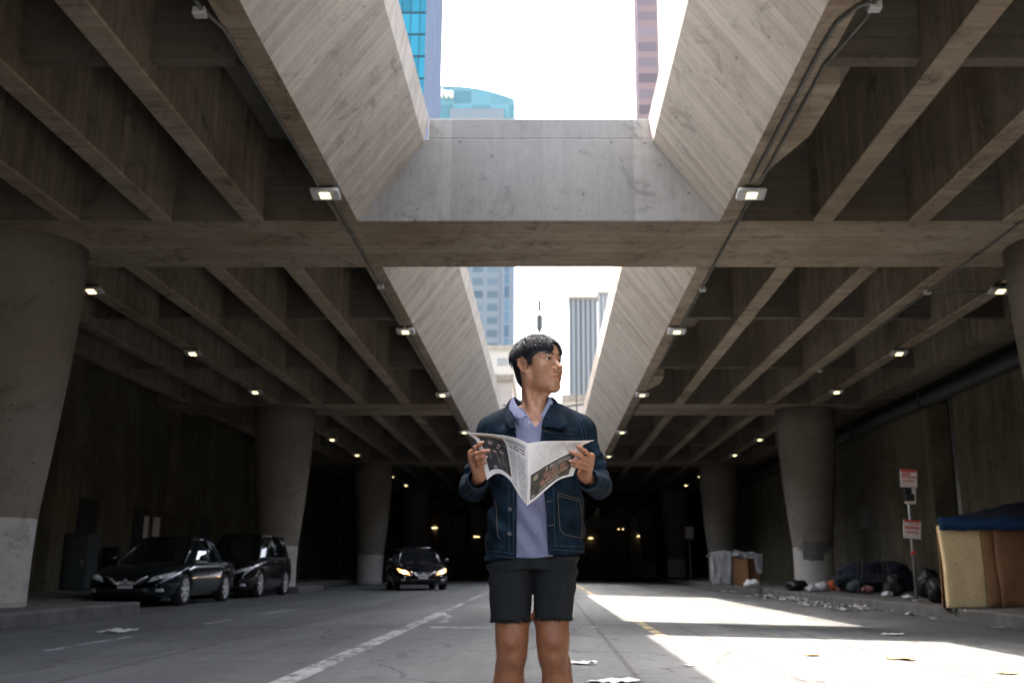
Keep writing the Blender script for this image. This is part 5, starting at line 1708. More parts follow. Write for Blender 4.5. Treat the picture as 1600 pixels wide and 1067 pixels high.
for k in range(4200):
    a_, f_ = qr.uniform(-.085, .085), qr.uniform(-.115, .095)
    zz_ = 1 - (a_ / .086) ** 2 - ((f_ + .018) / .108) ** 2
    if zz_ < 0.03: continue
    p = np.array([a_, f_, .030 + .080 * math.sqrt(zz_)])
    side_ = p[2] < .055
    # fringe roots in front fall forward and to the near side
    ln = qr.uniform(.035, .070) if not side_ else qr.uniform(.012, .03)
    dirn = p - crown; dirn[2] = 0
    dirn /= np.linalg.norm(dirn) + 1e-6
    if f_ > -.02: dirn = dirn * .4 + np.array([-.35 if a_ < .02 else .55, .9, 0]); dirn /= np.linalg.norm(dirn)
    dirn = dirn + np.array([qr.uniform(-.3, .3), qr.uniform(-.3, .3), 0])
    steps = 6; pts = []; off = qr.uniform(.006, .013); lift = qr.uniform(0, .008) if not side_ else .002
    cur = p.copy(); ok = True
    for s in range(steps + 1):
        t = s / steps
        cc = on(cur, off + lift * math.sin(t * 2.6))
        pts.append(Vector(H_(*cc)))
        nrm = np.array([cc[0] / .078 ** 2, (cc[1] + .018) / .1 ** 2, (cc[2] - .03) / .08 ** 2]); nrm /= np.linalg.norm(nrm)
        dd = dirn - nrm * (dirn @ nrm) + np.array([0, 0, -.25]) * (1 if t > .3 else 0); dd -= nrm * (dd @ nrm); dd /= np.linalg.norm(dd) + 1e-6
        cur = cc + dd * ln / steps
        # stop over the open forehead and above the ears
        lim = .030 if cur[1] > .045 else (.012 if cur[1] > -.03 else -.03)
        if cur[1] > .045 and -.012 < cur[0] < .040: lim = .074
        if cur[2] < lim: break
    if len(pts) < 3: continue
    r0 = qr.uniform(.0012, .0024)
    mb.tube(pts, [r0 * (1 - .75 * i / (len(pts) - 1)) for i in range(len(pts))], 4, caps=False)
# cropped sideburns
for k in range(420):
    s = qr.choice((-1, 1)); f0 = qr.uniform(-.002, .034); z0 = qr.uniform(-.010, .020) - max(0, f0 - .02) * -.6
    o_ = Vector(H_(s * .2, f0, z0)); hit = bm_.ray_cast(o_, Vector(-Av * s))
    if hit[0] is None: continue
    p0 = hit[0]; n_ = Vector(Av) * s
    mb.tube([p0 - n_ * .0008, p0 + n_ * .0012 - Vector(Uv) * .004, p0 + n_ * .0006 - Vector(Uv) * .008], [.0008, .0007, .0002], 3, caps=False)
# heavier tousled locks over the top
for k in range(260):
    a_, f_ = qr.uniform(-.07, .07), qr.uniform(-.095, .075)
    zz_ = 1 - (a_ / .082) ** 2 - ((f_ + .014) / .105) ** 2
    if zz_ < .22: continue
    p = np.array([a_, f_, .030 + .080 * math.sqrt(zz_)])
    dirn = p - crown; dirn[2] = 0; dirn /= np.linalg.norm(dirn) + 1e-6
    if f_ > -.03: dirn = dirn * .5 + np.array([-.45 if a_ < .02 else .5, .7, 0]); dirn /= np.linalg.norm(dirn)
    dirn = dirn + np.array([qr.uniform(-.45, .45), qr.uniform(-.45, .45), 0]); cur = p.copy(); pts = []; ln = qr.uniform(.03, .055); lf_ = qr.uniform(.004, .014)
    for s in range(7):
        t = s / 6; cc = on(cur, .004 + lf_ * math.sin(min(1, t * 1.2) * 2.4)); pts.append(Vector(H_(*cc)))
        nrm = np.array([cc[0] / .078 ** 2, (cc[1] + .014) / .1035 ** 2, (cc[2] - .03) / .08 ** 2]); nrm /= np.linalg.norm(nrm)
        dd = dirn - nrm * (dirn @ nrm); dd /= np.linalg.norm(dd) + 1e-6; cur = cc + dd * ln / 6
        if cur[1] > .045 and cur[2] < (.074 if -.012 < cur[0] < .040 else .035): break
    if len(pts) < 4: continue
    rr_ = qr.uniform(.0026, .0046); n_ = len(pts) - 1
    mb.tube(pts, [rr_ * (.75 + .5 * (i / n_)) * (1 - (i / n_) ** 2.5 * .97) for i in range(n_ + 1)], 5, caps=False)
# longer fringe locks
for k in range(230):
    near = k < 165
    a0 = qr.uniform(-.070, -.010) if near else qr.uniform(.022, .056)
    p = on(np.array([a0 * .8, .045, .085]), .008)
    tip = np.array([a0 * 1.08 - (.006 if near else -.008), .0, 0]); pts = []
    zl = (.020 + .012 * abs(math.sin(a0 * 150)) if near else .034) + qr.uniform(-.012, .014)
    for s in range(7):
        t = s / 6
        z = .098 * (1 - t ** 1.4) + zl * t ** 1.4
        a = a0 * (.8 + .28 * t) + (-.012 if near else .010) * t * t
        x_ = max(0.02, 1 - (a / .083) ** 2 - max(0, (z - .03) / .088) ** 2)
        f = .108 * math.sqrt(x_) - .012 + .007 * math.sin(t * 3)
        pts.append(Vector(H_(a, f, z)))
    mb.tube(pts, [.0021, .0024, .0024, .0022, .0018, .0012, .0004], 4, caps=False)
mb.build('hair_strands', M['hair'], hair, smooth=True)

# ---- clothing
def fold(X, Y, Z): return .0028 * nzf(X, Y, Z, 17, .6) + .0016 * nzf(X, Y, Z, 41, 2.1)
GS = Grid(np.arange(-.24, .24, .004), np.arange(-.2, .16, .004), np.arange(.70, 1.44, .004))
shirt_lv = [(.735, .172, .124, -.012, -.004), (.80, .168, .122, -.012, -.004), (.92, .158, .116, -.01, -.004), (1.08, .158, .114, -.006, -.006), (1.2, .166, .113, 0, -.006), (1.28, .165, .102, 0, -.002), (1.33, .125, .080, 0, .004), (1.358, .082, .072, 0, .010), (1.375, .070, .066, 0, .014)]
def sfold(X, Y, Z): return .0040 * np.sin(70 * X + 24 * Z + 2.2 * np.sin(11 * Z + 3)) * np.exp(-((Z - .86) / .14) ** 2) + .0018 * nzf(X, Y, Z, 30, 1.2)
fn, lo, hi = stack(shirt_lv, 2.3, sfold); GS.add(fn, lo, hi, .004)
GS.cone((-.06, .012, 1.335), (-.165, .0, 1.275), .045, .048, .03); GS.cone((.06, .012, 1.335), (.165, .0, 1.275), .045, .048, .03)
# neck opening with V down to the placket
vt = L(837, 668, -.10)
def vee(X, Y, Z):
    half = np.clip((Z - vt[2]) * .62, -.02, .070)
    return np.maximum(np.maximum(np.abs(X - vt[0] * (1 - np.clip((Z - vt[2]) / .07, 0, 1))) - half, Y - .0), vt[2] - Z)
GS.cut(vee, (-.09, -.2, vt[2]), (.09, .0, 1.43), .004)
def hole(X, Y, Z): return np.maximum(np.sqrt((X / .066) ** 2 + ((Y - .012) / .064) ** 2) * .065 - .065, 1.33 - Z)
GS.cut(hole, (-.08, -.08, 1.33), (.08, .1, 1.44), .004)
# curved hem
def hem(X, Y, Z): return Z - (.752 + .30 * (X + .01) ** 2 + .012 * np.clip(X * 8, 0, 1))
GS.cut(hem, (-.24, -.2, .70), (.24, .16, .80), .003)
shirt = GS.mesh('shirt', M['shirt'], man)
def bvh_of(*obs):
    vs = []; fs = []
    for o in obs:
        b0 = len(vs); vs += [v.co.copy() for v in o.data.vertices]; fs += [[i + b0 for i in p.vertices] for p in o.data.polygons]
    return BVHTree.FromPolygons(vs, fs)
def ribbon(name, inner, outer, mat, parent, thick=.004, nu=1, smooth=True):
    vs = []; fs = []; n = len(inner); nu = 5
    for i in range(n):
        a, b_ = Vector(inner[i]), Vector(outer[i])
        for j in range(nu + 1):
            t = j / nu; p = a.lerp(b_, t); up = math.sin(t * math.pi) * .006
            vs.append(p + Vector((0, 0, up)))
    for i in range(n - 1):
        for j in range(nu): fs.append((i * (nu + 1) + j, i * (nu + 1) + j + 1, (i + 1) * (nu + 1) + j + 1, (i + 1) * (nu + 1) + j))
    mb = MB(); mb.add(vs, fs); o = mb.build(name, mat, parent, smooth=smooth)
    sm = o.modifiers.new('solid', 'SOLIDIFY'); sm.thickness = thick; sm.offset = 0
    return o
def circ(pts, n=6):
    """catmull-rom through points"""
    P_ = [np.array(p, float) for p in pts]; out = []
    for i in range(len(P_) - 1):
        p0 = P_[max(0, i - 1)]; p1 = P_[i]; p2 = P_[i + 1]; p3 = P_[min(len(P_) - 1, i + 2)]
        for k in range(n):
            t = k / n; out.append(.5 * ((2 * p1) + (-p0 + p2) * t + (2 * p0 - 5 * p1 + 4 * p2 - p3) * t * t + (-p0 + 3 * p1 - 3 * p2 + p3) * t ** 3))
    out.append(P_[-1]); return out
# shirt collar
inn = circ([L(824, 651, -.112), L(808, 634, -.085), L(803.5, 620, -.035), (-.055, .06, 1.405), (0, .082, 1.412), (.060, .06, 1.405), L(858.5, 620, -.040), L(854, 632, -.085), L(845, 650, -.110)])
out_ = circ([L(814, 657, -.128), L(799, 648, -.105), L(795, 634, -.045), (-.085, .07, 1.375), (0, .10, 1.375), (.088, .07, 1.375), L(868, 632, -.05), L(864, 648, -.10), L(852, 662, -.128)])
ribbon('shirt_collar', inn, out_, M['shirt'], shirt)
bs = bvh_of(shirt)
def onb(bv, u, v, out=.001):
    """point of a garment seen at pixel (u, v)"""
    o_ = Vector((0, 0, CAMZ)) - PO; d = (P(u, v, 4.15) - Vector((0, 0, CAMZ))).normalized()
    hit = bv.ray_cast(o_, d)
    if hit[0] is None: return Vector(L(u, v, -.13))
    return hit[0] - d * out
mb = MB(); c_ = onb(bs, 827, 660, .004); mb.tube([c_, c_ + Vector((0, -.003, 0))], .0052, 14); mb.build('shirt_button', M['button'], shirt)
mb = MB()
for pts in ([(822, 652), (830, 664), (838, 671)], [(838, 671), (839, 684), (838.5, 700)], [(829, 672), (830, 700)]):
    mb.tube([onb(bs, a + (b_ - a) * t, c + (d_ - c) * t, .0006) for (a, c), (b_, d_) in zip(pts[:-1], pts[1:]) for t in (0, .33, .66, 1)], .0011, 5)
mb.build('placket_seam', M['shirt'], shirt)

# jacket
GJ = Grid(np.arange(-.36, .36, .004), np.arange(-.36, .2, .004), np.arange(.70, 1.42, .004))
jk = [(.757, .205, .150, -.008, -.002), (.80, .203, .148, -.008, -.002), (.92, .196, .143, -.004, -.004), (1.05, .190, .138, 0, -.004), (1.18, .192, .135, 0, -.004), (1.26, .190, .124, 0, -.002), (1.305, .165, .105, 0, .004), (1.345, .125, .092, 0, .010), (1.372, .090, .084, 0, .014)]
def jfold(X, Y, Z):
    return (.0055 * nzf(X, Y, Z, 13, 2.6) + .0030 * nzf(X, Y, Z, 34, .4) + .004 * np.sin(55 * X + 14 * np.sin(7 * Z + 1)) * np.exp(-((Z - .95) / .16) ** 2) +
            .003 * np.sin(26 * X + 60 * Z * np.sign(X)) * np.exp(-((Z - 1.17) / .08) ** 2) * (np.abs(X) > .07))
fn, lo, hi = stack(jk, 2.5, jfold); GJ.add(fn, lo, hi, .004)
for s in (-1, 1):
    def dsp(X, Y, Z, t): return .0045 * np.sin(34 * t + 14 * X + 9 * Y) * np.clip(t * 2 - .5, 0, 1) + .002 * nzf(X, Y, Z, 33, 1 + s)
    def dsp2(X, Y, Z, t): return .0045 * np.sin(17 * (1 - t) + 30 * Z * np.sin(9 * X + 2) + 22 * X) * np.clip(1.05 - t, 0, 1) + .003 * nzf(X, Y, Z, 21, 4) + .002 * nzf(X, Y, Z, 33, 2 + s)
    GJ.cone((s * .070, .010, 1.338), (s * .178, .0, 1.278), .062, .068, .02)
    GJ.cone((s * .182, .0, 1.262), ELB[s], .064, .052, .03, disp=dsp)
    W2 = CUF[s]
    GJ.cone(ELB[s], W2, .053, .040, .02, disp=dsp2)
    ax_ = (CUF[s] - ELB[s]); ax_ = ax_ / np.linalg.norm(ax_)
    def plane(X, Y, Z, c=W2, a=ax_): 
        d1 = -((X - c[0]) * a[0] + (Y - c[1]) * a[1] + (Z - c[2]) * a[2])
        return d1
    def cuffcut(X, Y, Z, c=W2, a=ax_):
        d1 = -((X - c[0]) * a[0] + (Y - c[1]) * a[1] + (Z - c[2]) * a[2])
        r_ = np.sqrt((X - c[0]) ** 2 + (Y - c[1]) ** 2 + (Z - c[2]) ** 2) - .062
        return np.maximum(d1, r_)
    GJ.cut(cuffcut, W2 - .065, W2 + .065, .003)
    GJ.cone(W2 + ax_ * .03, W2 - ax_ * .03, .036, .032, .003, cut=True)
# front opening
zl_ = [L(800, 640, -.1), L(804, 665, -.13), L(810, 700, -.135), L(807, 760, -.14), L(806.5, 872, -.145)]
zr_ = [L(858, 628, -.1), L(847, 665, -.13), L(843.5, 695, -.135), L(847, 740, -.14), L(854, 800, -.14), L(856, 860, -.145), L(858, 874, -.145)]
Lz = np.array([p[2] for p in zl_][::-1]); Lx = np.array([p[0] for p in zl_][::-1]); Rz = np.array([p[2] for p in zr_][::-1]); Rx = np.array([p[0] for p in zr_][::-1])
def opening(X, Y, Z):
    sh = Z.ravel()
    xl_ = np.interp(sh, Lz, Lx)[None, None, :]; xr_ = np.interp(sh, Rz, Rx)[None, None, :]
    return np.maximum(np.maximum(xl_ - X, X - xr_), Y + .02)
GJ.cut(opening, (-.14, -.4, .7), (.12, -.02, 1.42), .004)
GJ.cut(hole, (-.08, -.08, 1.33), (.08, .1, 1.44), .004)
# inside of the hem is hollow round the shorts, left front hangs a little lower
def hollow(X, Y, Z): return np.maximum(((np.abs((X + .008) / .188) ** 2.4 + np.abs(Y / .130) ** 2.4) ** (1 / 2.4) - 1) * .13, Z - .80)
GJ.cut(hollow, (-.2, -.14, .7), (.2, .14, .80), .003)
jacket = GJ.mesh('jacket', M['denim'], man)
# hem wobble: lower the left front panel
me = jacket.data; nvj = len(me.vertices); cj = np.empty(nvj * 3, np.float32); me.vertices.foreach_get("co", cj); cj = cj.reshape(-1, 3)
wt = np.clip((.85 - cj[:, 2]) / .1, 0, 1); arm = (cj[:, 2] > .9)
cj[:, 2] += np.where(arm, 0, wt * (.012 * np.clip(cj[:, 0] * 8, -1, 1) + .004 * np.sin(cj[:, 0] * 40)))
me.vertices.foreach_set("co", cj.ravel()); me.update()
# jacket collar
inn = circ([L(806, 672, -.140), L(803, 655, -.125), L(799.5, 636, -.075), L(802, 622, -.03), (-.065, .075, 1.415), (0, .098, 1.422), (.068, .075, 1.415), L(861, 621, -.035), L(859, 634, -.085), L(850, 652, -.125), L(846, 668, -.140)])
out_ = circ([L(798, 671, -.146), L(790, 662, -.126), L(789, 646, -.075), L(793, 633, -.02), (-.098, .10, 1.378), (0, .122, 1.378), (.098, .10, 1.378), L(872, 632, -.02), L(879, 645, -.075), L(887, 665, -.134), L(874, 671, -.146)])
ribbon('jacket_collar', inn, out_, M['denim'], jacket, .006)
bj = bvh_of(jacket)
def stitch(name, lines, mat, r=.0011, out=.0006, par=None):
    mb = MB()
    for pts in lines:
        seq = []
        for (a, c), (b_, d_) in zip(pts[:-1], pts[1:]):
            n = max(2, int(math.hypot(b_ - a, d_ - c) / 2.5))
            for k in range(n): t = k / n; seq.append(onb(bj, a + (b_ - a) * t, c + (d_ - c) * t, out))
        seq.append(onb(bj, *pts[-1], out))
        # dashed thread
        cur = [seq[0]]
        for p in seq[1:]:
            if (p - cur[-1]).length > .03:
                if len(cur) > 1: mb.tube(cur, r, 5)
                cur = [p]
            else: cur.append(p)
        if len(cur) > 1: mb.tube(cur, r, 5)
    return mb.build(name, mat, par or jacket)
stitch('pocket_stitching', [[(871.5, 772), (873, 800), (875, 826), (882, 835), (908, 840)], [(871.5, 770), (905, 779)], [(872, 774), (905, 782.5)], [(906, 780), (910, 812), (909, 839)], [(774, 782), (776, 800), (777, 835), (782, 842)]], M['stitch'], .0011)
stitch('seam_stitching', [[(801.5, 690), (802, 740), (802, 860)], [(795, 700), (795.5, 860)], [(861, 690), (864, 760), (868, 858)], [(759, 866), (805, 872)], [(759, 859.5), (805, 864.5)], [(858, 858), (910, 861)], [(858, 851.5), (910, 854)],
        [(763, 668), (757, 684)], [(900, 655), (908, 668), (912, 690)], [(904, 652), (914, 668), (918, 690)], [(776, 668), (806, 674)], [(850, 676), (898, 678)]], M['stitchb'], .0012)
mb = MB()
for (u, v) in ((796.5, 795.5), (796, 834)):
    c_ = onb(bj, u, v, .002); mb2 = MB(); mb2.tube([c_, c_ + Vector((0, -.004, 0)), c_ + Vector((0, -.0045, 0))], [.0085, .0085, .006], 18); mb2.build('jacket_button', M['dbutton'], jacket)
stitch('buttonhole', [[(853.5, 783.5), (863, 782)]], M['stitch'], .0013); stitch('buttonhole', [[(855.5, 821.5), (866, 820)]], M['stitch'], .0013); stitch('buttonhole', [[(848.5, 672.5), (857.5, 673.5)]], M['stitch'], .0013)
# cuffs seam rings
for s in (-1, 1):
    ax_ = Vector(WRI[s] - ELB[s]).normalized(); W2 = Vector(CUF[s])
    for dd, rr in ((.004, .0405), (.05, .0475)):
        a_ = ax_.orthogonal().normalized(); b_ = ax_.cross(a_); c_ = W2 - ax_ * dd
        pts = []
        for k in range(33):
            t = 2 * math.pi * k / 32; d = a_ * math.cos(t) + b_ * math.sin(t)
            hit = bj.ray_cast(c_ + d * .12, -d)
            pts.append((hit[0] + d * .0005) if hit[0] is not None else c_ + d * rr)
        mb = MB(); mb.tube(pts, .0012, 5); mb.build('cuff_seam', M['stitchb'], jacket)

# shorts
GT = Grid(np.arange(-.24, .22, .004), np.arange(-.16, .16, .004), np.arange(.48, .93, .004))
hl, hr = L(798, 968, 0), L(864, 965, 0)
def tfold(X, Y, Z): return .0060 * np.sin(95 * Z + 26 * X + 2 * np.sin(18 * X)) * np.clip((np.abs(X + .01) - .05) * 8, 0, 1) * np.exp(-((Z - .72) / .07) ** 2) + .0015 * nzf(X, Y, Z, 36, .9)
def tf2(X, Y, Z, t): return tfold(X, Y, Z)
fn, lo, hi = stack([(.71, .176, .118, -.012, 0), (.78, .182, .120, -.012, 0), (.86, .172, .114, -.012, 0), (.91, .158, .104, -.012, 0)], 2.4, tfold); GT.add(fn, lo, hi, .01)
def legfn(c0, w0, c1, w1, z0, z1):
    def fn(X, Y, Z):
        t = np.clip((z0 - Z) / (z0 - z1), 0, 1)
        cx = c0 + (c1 - c0) * t; w = w0 + (w1 - w0) * t; d = .112 + (.088 - .112) * t
        q_ = (np.abs((X - cx) / w) ** 2.2 + np.abs(Y / d) ** 2.2) ** (1 / 2.2)
        return np.maximum((q_ - 1) * np.minimum(w, d) - tfold(X, Y, Z), np.maximum(Z - z0 - .02, z1 - Z + .004 * np.sin(X * 90) * 1))
    return fn
GT.add(legfn(-.104, .092, hl[0], .081, .74, hl[2]), (-.22, -.13, hl[2]), (0.02, .13, .78), .012)
GT.add(legfn(.080, .092, hr[0], .077, .74, hr[2]), (-.03, -.13, hr[2]), (.2, .13, .78), .012)
for hh, w in ((hl, .070), (hr, .066)):
    def inner(X, Y, Z, hh=hh, w=w): return np.maximum(np.sqrt(((X - hh[0]) / w) ** 2 + (Y / .078) ** 2) * w - w, Z - hh[2] - .03)
    GT.cut(inner, (hh[0] - .09, -.1, hh[2] - .02), (hh[0] + .09, .1, hh[2] + .03), .002)
shorts = GT.mesh('shorts', M['shorts'], man)
mb = MB(); qf = random.Random(9)
for hh, w, d in ((hl, .079, .086), (hr, .075, .086)):
    for k in range(420):
        t = qf.uniform(0, 2 * math.pi); rr = qf.uniform(.94, 1.03)
        x, y = hh[0] + w * rr * math.cos(t), d * rr * math.sin(t); z = hh[2] + qf.uniform(-.002, .006)
        p1 = Vector((x, y, z)); p2 = p1 + Vector((qf.uniform(-.006, .006), qf.uniform(-.006, .004), -qf.uniform(.002, .009))); p3 = p2 + Vector((qf.uniform(-.007, .007), qf.uniform(-.004, .004), -qf.uniform(-.002, .005)))
        mb.tube([p1, p2, p3], .0011, 3, caps=False)
mb.build('frayed_hem', M['shorts'], shorts)
bt = bvh_of(shorts)
def seam(lines, r=.0012):
    mb = MB()
    for pts in lines:
        seq = [onb(bt, a + (b_ - a) * t, c + (d_ - c) * t, .0006) for (a, c), (b_, d_) in zip(pts[:-1], pts[1:]) for t in (0, .25, .5, .75, 1)]
        mb.tube(seq, r, 5)
    mb.build('seam', M['shorts'], shorts)
seam([[(829, 876), (828, 900), (830, 915)], [(824, 876), (823, 892), (829, 903)]], .0018); seam([[(879, 876), (887, 890), (900, 897)], [(771, 876), (767, 888), (763, 893)]], .0015)
# shoes (below the frame)
M['shoe'] = plain('white_canvas_shoe', (.55, .55, .53), .7, var=.1, scale=20); M['sole'] = plain('rubber_sole', (.5, .48, .44), .8, var=.1)
for s, Cc in ((-1, LC), (1, RC)):
    x = Cc[0] + .012 * s
    g = Grid(np.arange(x - .07, x + .07, .004), np.arange(-.22, .13, .004), np.arange(0.0, .14, .004))
    g.cone((x, .07, .05), (x + .008 * s, -.06, .045), .042, .042, .02); g.cone((x + .008 * s, -.06, .045), (x + .012 * s, -.15, .035), .046, .038, .02); g.cone((x, .055, .06), (x, .045, .11), .04, .041, .02)
    g.cone((x, .045, .09), (x, .04, .16), .032, .036, .003, cut=True)
    g.cut(lambda X, Y, Z: Z - .02 + 0 * X, (x - .1, -.25, -.05), (x + .1, .2, .02), .002)
    sh_ = g.mesh('shoe', M['shoe'], man)
    mb = MB(); mb.prism_y([(x - .048, .002), (x + .048, .002), (x + .048, .024), (x - .048, .024)], -.185, .115); mb.build('sole', M['sole'], sh_, bevel=.01)

# ------------------------------------------------------------------ newspaper
def newsmat():
    m, nt, b = new_mat('newsprint')
    at = N(nt, "ShaderNodeAttribute", attribute_name="ink")
    tc = N(nt, "ShaderNodeTexCoord").outputs["Object"]
    n = noise_(nt, tc, 40, 4, .7)
    c = mixc(nt, at.outputs[0], ramp(nt, n, [(.3, g3(.9)), (.7, g3(1.0))]), 1.0, 'MULTIPLY')
    nt.links.new(c, b.inputs["Base Color"]); b.inputs["Roughness"].default_value = .75
    b.inputs["Specular IOR Level"].default_value = .3
    return m
M['news'] = newsmat()
news = empty('newspaper', tuple(Vector(L(824, 790, -.46)) + PO))
tag(news, 'open newspaper with a dark photo page and an orange lettered advert, held in both hands', 'newspaper')
NO = Vector(news.location)
def crv(pts, n):
    c = np.array(circ(pts, 16)); d = np.r_[0, np.cumsum(np.linalg.norm(np.diff(c, axis=0), axis=1))]
    t = np.linspace(0, d[-1], n); return np.stack([np.interp(t, d, c[:, i]) for i in range(3)], 1)
NU, NV = 190, 170
def page(name, top, bot, outer, spine, painter, bulge, back=0.0):
    T_ = crv(top, NU + 1); B_ = crv(bot, NU + 1); O_ = crv(outer, NV + 1); Sp = crv(spine, NV + 1)      # top/bot from spine outwards; outer/spine from the top down
    u = np.linspace(0, 1, NU + 1)[:, None, None]; v = np.linspace(0, 1, NV + 1)[None, :, None]
    C = (1 - v) * T_[:, None] + v * B_[:, None] + (1 - u) * Sp[None] + u * O_[None] - ((1 - u) * (1 - v) * T_[0] + u * (1 - v) * T_[-1] + (1 - u) * v * B_[0] + u * v * B_[-1])
    U, V_ = np.meshgrid(np.linspace(0, 1, NU + 1), np.linspace(0, 1, NV + 1), indexing='ij')
    C[..., 1] += bulge(U, V_) + back
    vs = C.reshape(-1, 3) + np.array(PO - NO)
    i = np.arange(NU)[:, None]; j = np.arange(NV)[None, :]
    a = i * (NV + 1) + j
    Q = np.stack([a, a + 1, a + NV + 2, a + NV + 1], -1).reshape(-1, 4)
    me = bpy.data.meshes.new(name); me.from_pydata(vs.tolist(), [], Q.tolist()); me.update()
    me.polygons.foreach_set("use_smooth", [True] * len(me.polygons))
    if (me.polygons[0].normal.y > 0): me.flip_normals()
    me.materials.append(M['news'])
    col = painter(U, V_).reshape(-1, 3); col = np.c_[col, np.ones(len(col))].astype(np.float32)
    at = me.color_attributes.new("ink", 'FLOAT_COLOR', 'POINT'); at.data.foreach_set("color", col.ravel())
    o = mesh_obj(name, me, news)
    sm = o.modifiers.new('solid', 'SOLIDIFY'); sm.thickness = .0012; sm.offset = -1
    return o
PAPER = np.array([.86, .81, .79]); INK = np.array([.07, .07, .075])
rs = np.random.RandomState(4)
def textlines(C, U, V_, u0, u1, v0, v1, pitch, strength=.6, seed=0, thick=.45):
    r_ = np.random.RandomState(seed)
    k = np.floor((V_ - v0) / pitch).astype(int); fr = ((V_ - v0) / pitch) % 1
    n = r_.rand(400, 80)
    wd = np.floor(U * 70).astype(int) % 80
    gap = n[np.clip(k, 0, 399), wd] > .16
    end = u1 - (u1 - u0) * .18 * n[np.clip(k, 0, 399), 3]
    m_ = (U > u0) & (U < end) & (V_ > v0) & (V_ < v1) & (fr < thick) & gap
    C[m_] = C[m_] * (1 - strength) + INK * strength
def left_paint(U, V_):
    C = np.ones(U.shape + (3,)) * PAPER
    # u runs from the spine outwards
    textlines(C, U, V_, .05, .40, .10, .145, .05, .35, 1); 
    m_ = (U > .04) & (U < .40) & (V_ > .07) & (V_ < .15); C[m_] *= .62
    textlines(C, U, V_, .06, .40, .17, .26, .05, .85, 2, .6)
    textlines(C, U, V_, .05, .235, .30, .97, .022, .55, 3, .5); textlines(C, U, V_, .255, .42, .30, .97, .022, .55, 4, .5)
    ph = (U > .45) & (U < .93) & (V_ > .09) & (V_ < .90)
    base = np.array([.045, .048, .050])
    img = np.ones(U.shape + (3,)) * base
    for k in range(26):
        cu_, cv_, ru, rv = rs.uniform(.48, .92), rs.uniform(.2, .88), rs.uniform(.01, .05), rs.uniform(.01, .08)
        w_ = np.exp(-((U - cu_) / ru) ** 2 - ((V_ - cv_) / rv) ** 2)[..., None]; img = img * (1 - w_ * .6) + w_ * .6 * rs.uniform(.06, .22) * np.array([1, .95, .9])
    for (cu_, cv_, ru, rv, cc) in ((.62, .33, .025, .03, (.50, .35, .28)), (.60, .47, .045, .016, (.48, .34, .27)), (.78, .32, .03, .03, (.45, .32, .28)), (.74, .50, .03, .02, (.50, .36, .28)), (.66, .40, .02, .02, (.5, .38, .3)), (.80, .85, .03, .03, (.35, .33, .3)),
                                   (.60, .66, .012, .10, (.20, .19, .18)), (.55, .70, .01, .08, (.18, .17, .16)), (.84, .58, .015, .09, (.16, .16, .16))):
        w_ = np.clip(1.4 * np.exp(-((U - cu_) / ru) ** 4 - ((V_ - cv_) / rv) ** 4), 0, 1)[..., None]; img = img * (1 - w_) + w_ * np.array(cc)
    w_ = np.clip((.17 - V_) / .03, 0, 1)[..., None]; img = img * (1 - w_) + w_ * np.array([.34, .21, .12])
    w_ = (np.clip((.52 - U) / .05, 0, 1) * np.clip((V_ - .4) / .3, 0, 1))[..., None]; img = img * (1 - w_) + w_ * np.array([.08, .035, .03])
    C[ph] = img[ph]
    return C
def letters(C, U, V_, rows, seed):
    """rows of blurred block capitals: (v0, v1, u0, u1, count, colour)"""
    r_ = np.random.RandomState(seed)
    for (v0, v1, u0, u1, n, col) in rows:
        cell = (u1 - u0) / n
        for k in range(n):
            if r_.rand() < .10: continue
            a = u0 + k * cell; w_ = cell * .78; st_ = w_ * .27; hh = v1 - v0
            kind = r_.randint(0, 5)
            x = (U - a); y = (V_ - v0)
            ins = (x > 0) & (x < w_) & (y > 0) & (y < hh)
            bars = [x < st_]
            if kind in (0, 1): bars.append(y < hh * .2)
            if kind in (0, 2, 4): bars.append(x > w_ - st_)
            if kind in (1, 3, 4): bars.append(y > hh * .8)
            if kind in (0, 1, 2, 3): bars.append(np.abs(y - hh * .5) < hh * .1)
            mm = np.zeros_like(ins)
            for b_ in bars: mm |= b_
            C[ins & mm] = np.array(col) * r_.uniform(.85, 1.1)
def right_paint(U, V_):
    C = np.ones(U.shape + (3,)) * PAPER
    textlines(C, U, V_, .48, .95, .045, .075, .03, .6, 11, .5)
    textlines(C, U, V_, .06, .34, .08, .50, .030, .18, 12, .4); textlines(C, U, V_, .38, .66, .10, .44, .030, .35, 13, .4); textlines(C, U, V_, .68, .93, .12, .36, .030, .5, 14, .5)
    top = .555 - .16 * U
    ad = (U > .055) & (U < .90) & (V_ > top) & (V_ < .945)
    n = .5 + .5 * np.sin(U * 23) * np.sin(V_ * 31)
    D = np.ones(U.shape + (3,)) * np.array([.085, .078, .065]) * (.8 + .5 * n[..., None])
    W_ = (V_ - top) / (.945 - top)
    letters(D, U, W_, [(.08, .25, .34, .84, 11, (.40, .37, .33)), (.30, .50, .26, .84, 10, (.46, .22, .14)), (.54, .74, .25, .84, 9, (.50, .26, .17)), (.79, .93, .24, .70, 9, (.42, .36, .30))], 5)
    m_ = ((U - .15) / .05) ** 2 + ((W_ - .22) / .11) ** 2
    D[m_ < 1] = np.array([.42, .33, .24]); D[(m_ < .55) & (m_ > .3)] = np.array([.25, .2, .15])
    m_ = (U > .08) & (U < .14) & (W_ > .88) & (W_ < .94); D[m_] = np.array([.5, .5, .5])
    C[ad] = D[ad]
    return C
sp_top, sp_bot = L(825, 692.5, -.455), L(823.3, 790, -.470)
spine = [sp_top, L(824.6, 740, -.472), sp_bot]
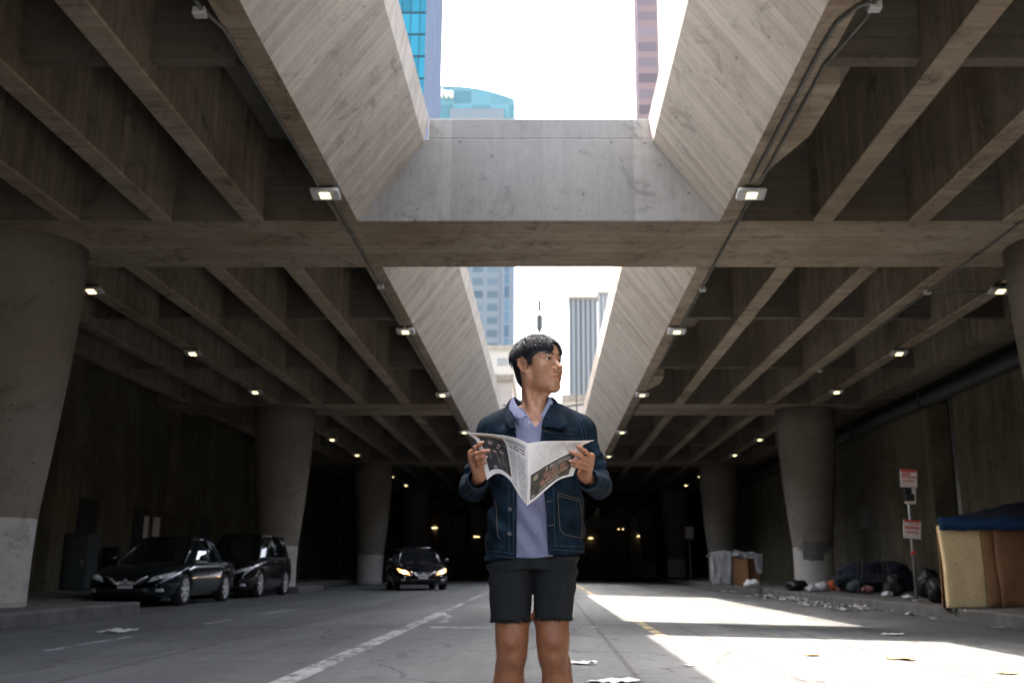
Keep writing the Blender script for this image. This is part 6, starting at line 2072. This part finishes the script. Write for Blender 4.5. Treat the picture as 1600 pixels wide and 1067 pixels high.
page('outer_page', [sp_top, L(805, 684, -.43), L(783, 680, -.385), L(760, 677.5, -.345), L(744, 676.5, -.325), L(726.5, 675.4, -.30)],
     [sp_bot, L(809.5, 771, -.43), L(798, 751.5, -.40), L(784, 740.5, -.365), L(772, 741, -.335), L(760.8, 749.8, -.325)],
     [L(726.5, 675.4, -.30), L(742, 685, -.31), L(747, 696, -.315), L(753, 717, -.32), L(760.8, 749.8, -.325)], spine, left_paint,
     lambda U, V_: .018 * np.sin(U * math.pi) * np.sin(V_ * math.pi) + .006 * np.sin(U * 9 + V_ * 2) * V_ * (1 - U))
page('outer_page', [sp_top, L(848, 689.3, -.43), L(882, 688.8, -.38), L(905, 688.8, -.345), L(928, 688.2, -.31)],
     [sp_bot, L(837, 780, -.45), L(850, 768, -.425), L(873.5, 749.5, -.375), L(895.4, 743, -.335)],
     [L(928, 688.2, -.31), L(914, 692.5, -.318), L(909.5, 698, -.322), L(907, 708, -.325), L(900, 730, -.33), L(895.4, 743, -.335)], spine, right_paint,
     lambda U, V_: .010 * np.sin(U * math.pi) * np.sin(V_ * math.pi) - .006 * np.sin(U * 8 + V_ * 2.5) * V_ * (1 - U))
# inner sheets seen as a second edge
def plainp(U, V_):
    C = np.ones(U.shape + (3,)) * PAPER * .95
    textlines(C, U, V_, .06, .92, .06, .94, .026, .4, 21, .5); return C
page('inner_page', [sp_top + np.array([0, .004, .001]), L(805, 685, -.424), L(783, 681.5, -.379), L(760, 679, -.339), L(745, 679, -.319), L(733, 680, -.297)],
     [sp_bot + np.array([0, .004, .002]), L(809.5, 769.5, -.424), L(798, 750, -.394), L(784, 738.5, -.359), L(772, 738, -.329), L(763, 746, -.318)],
     [L(733, 680, -.297), L(744, 688, -.305), L(749, 698, -.309), L(755, 717, -.314), L(763, 746, -.318)], spine, plainp,
     lambda U, V_: .018 * np.sin(U * math.pi) * np.sin(V_ * math.pi), .004)
page('inner_page', [sp_top + np.array([0, .004, .001]), L(848, 690, -.424), L(882, 690, -.374), L(905, 690.5, -.339), L(921, 691, -.304)],
     [sp_bot + np.array([0, .004, .002]), L(837, 779, -.444), L(850, 767, -.419), L(873.5, 748, -.369), L(893, 741.5, -.328)],
     [L(921, 691, -.304), L(911, 695, -.311), L(907, 702, -.315), L(904, 712, -.318), L(898, 729, -.323), L(893, 741.5, -.328)], spine, plainp,
     lambda U, V_: .010 * np.sin(U * math.pi) * np.sin(V_ * math.pi), .004)
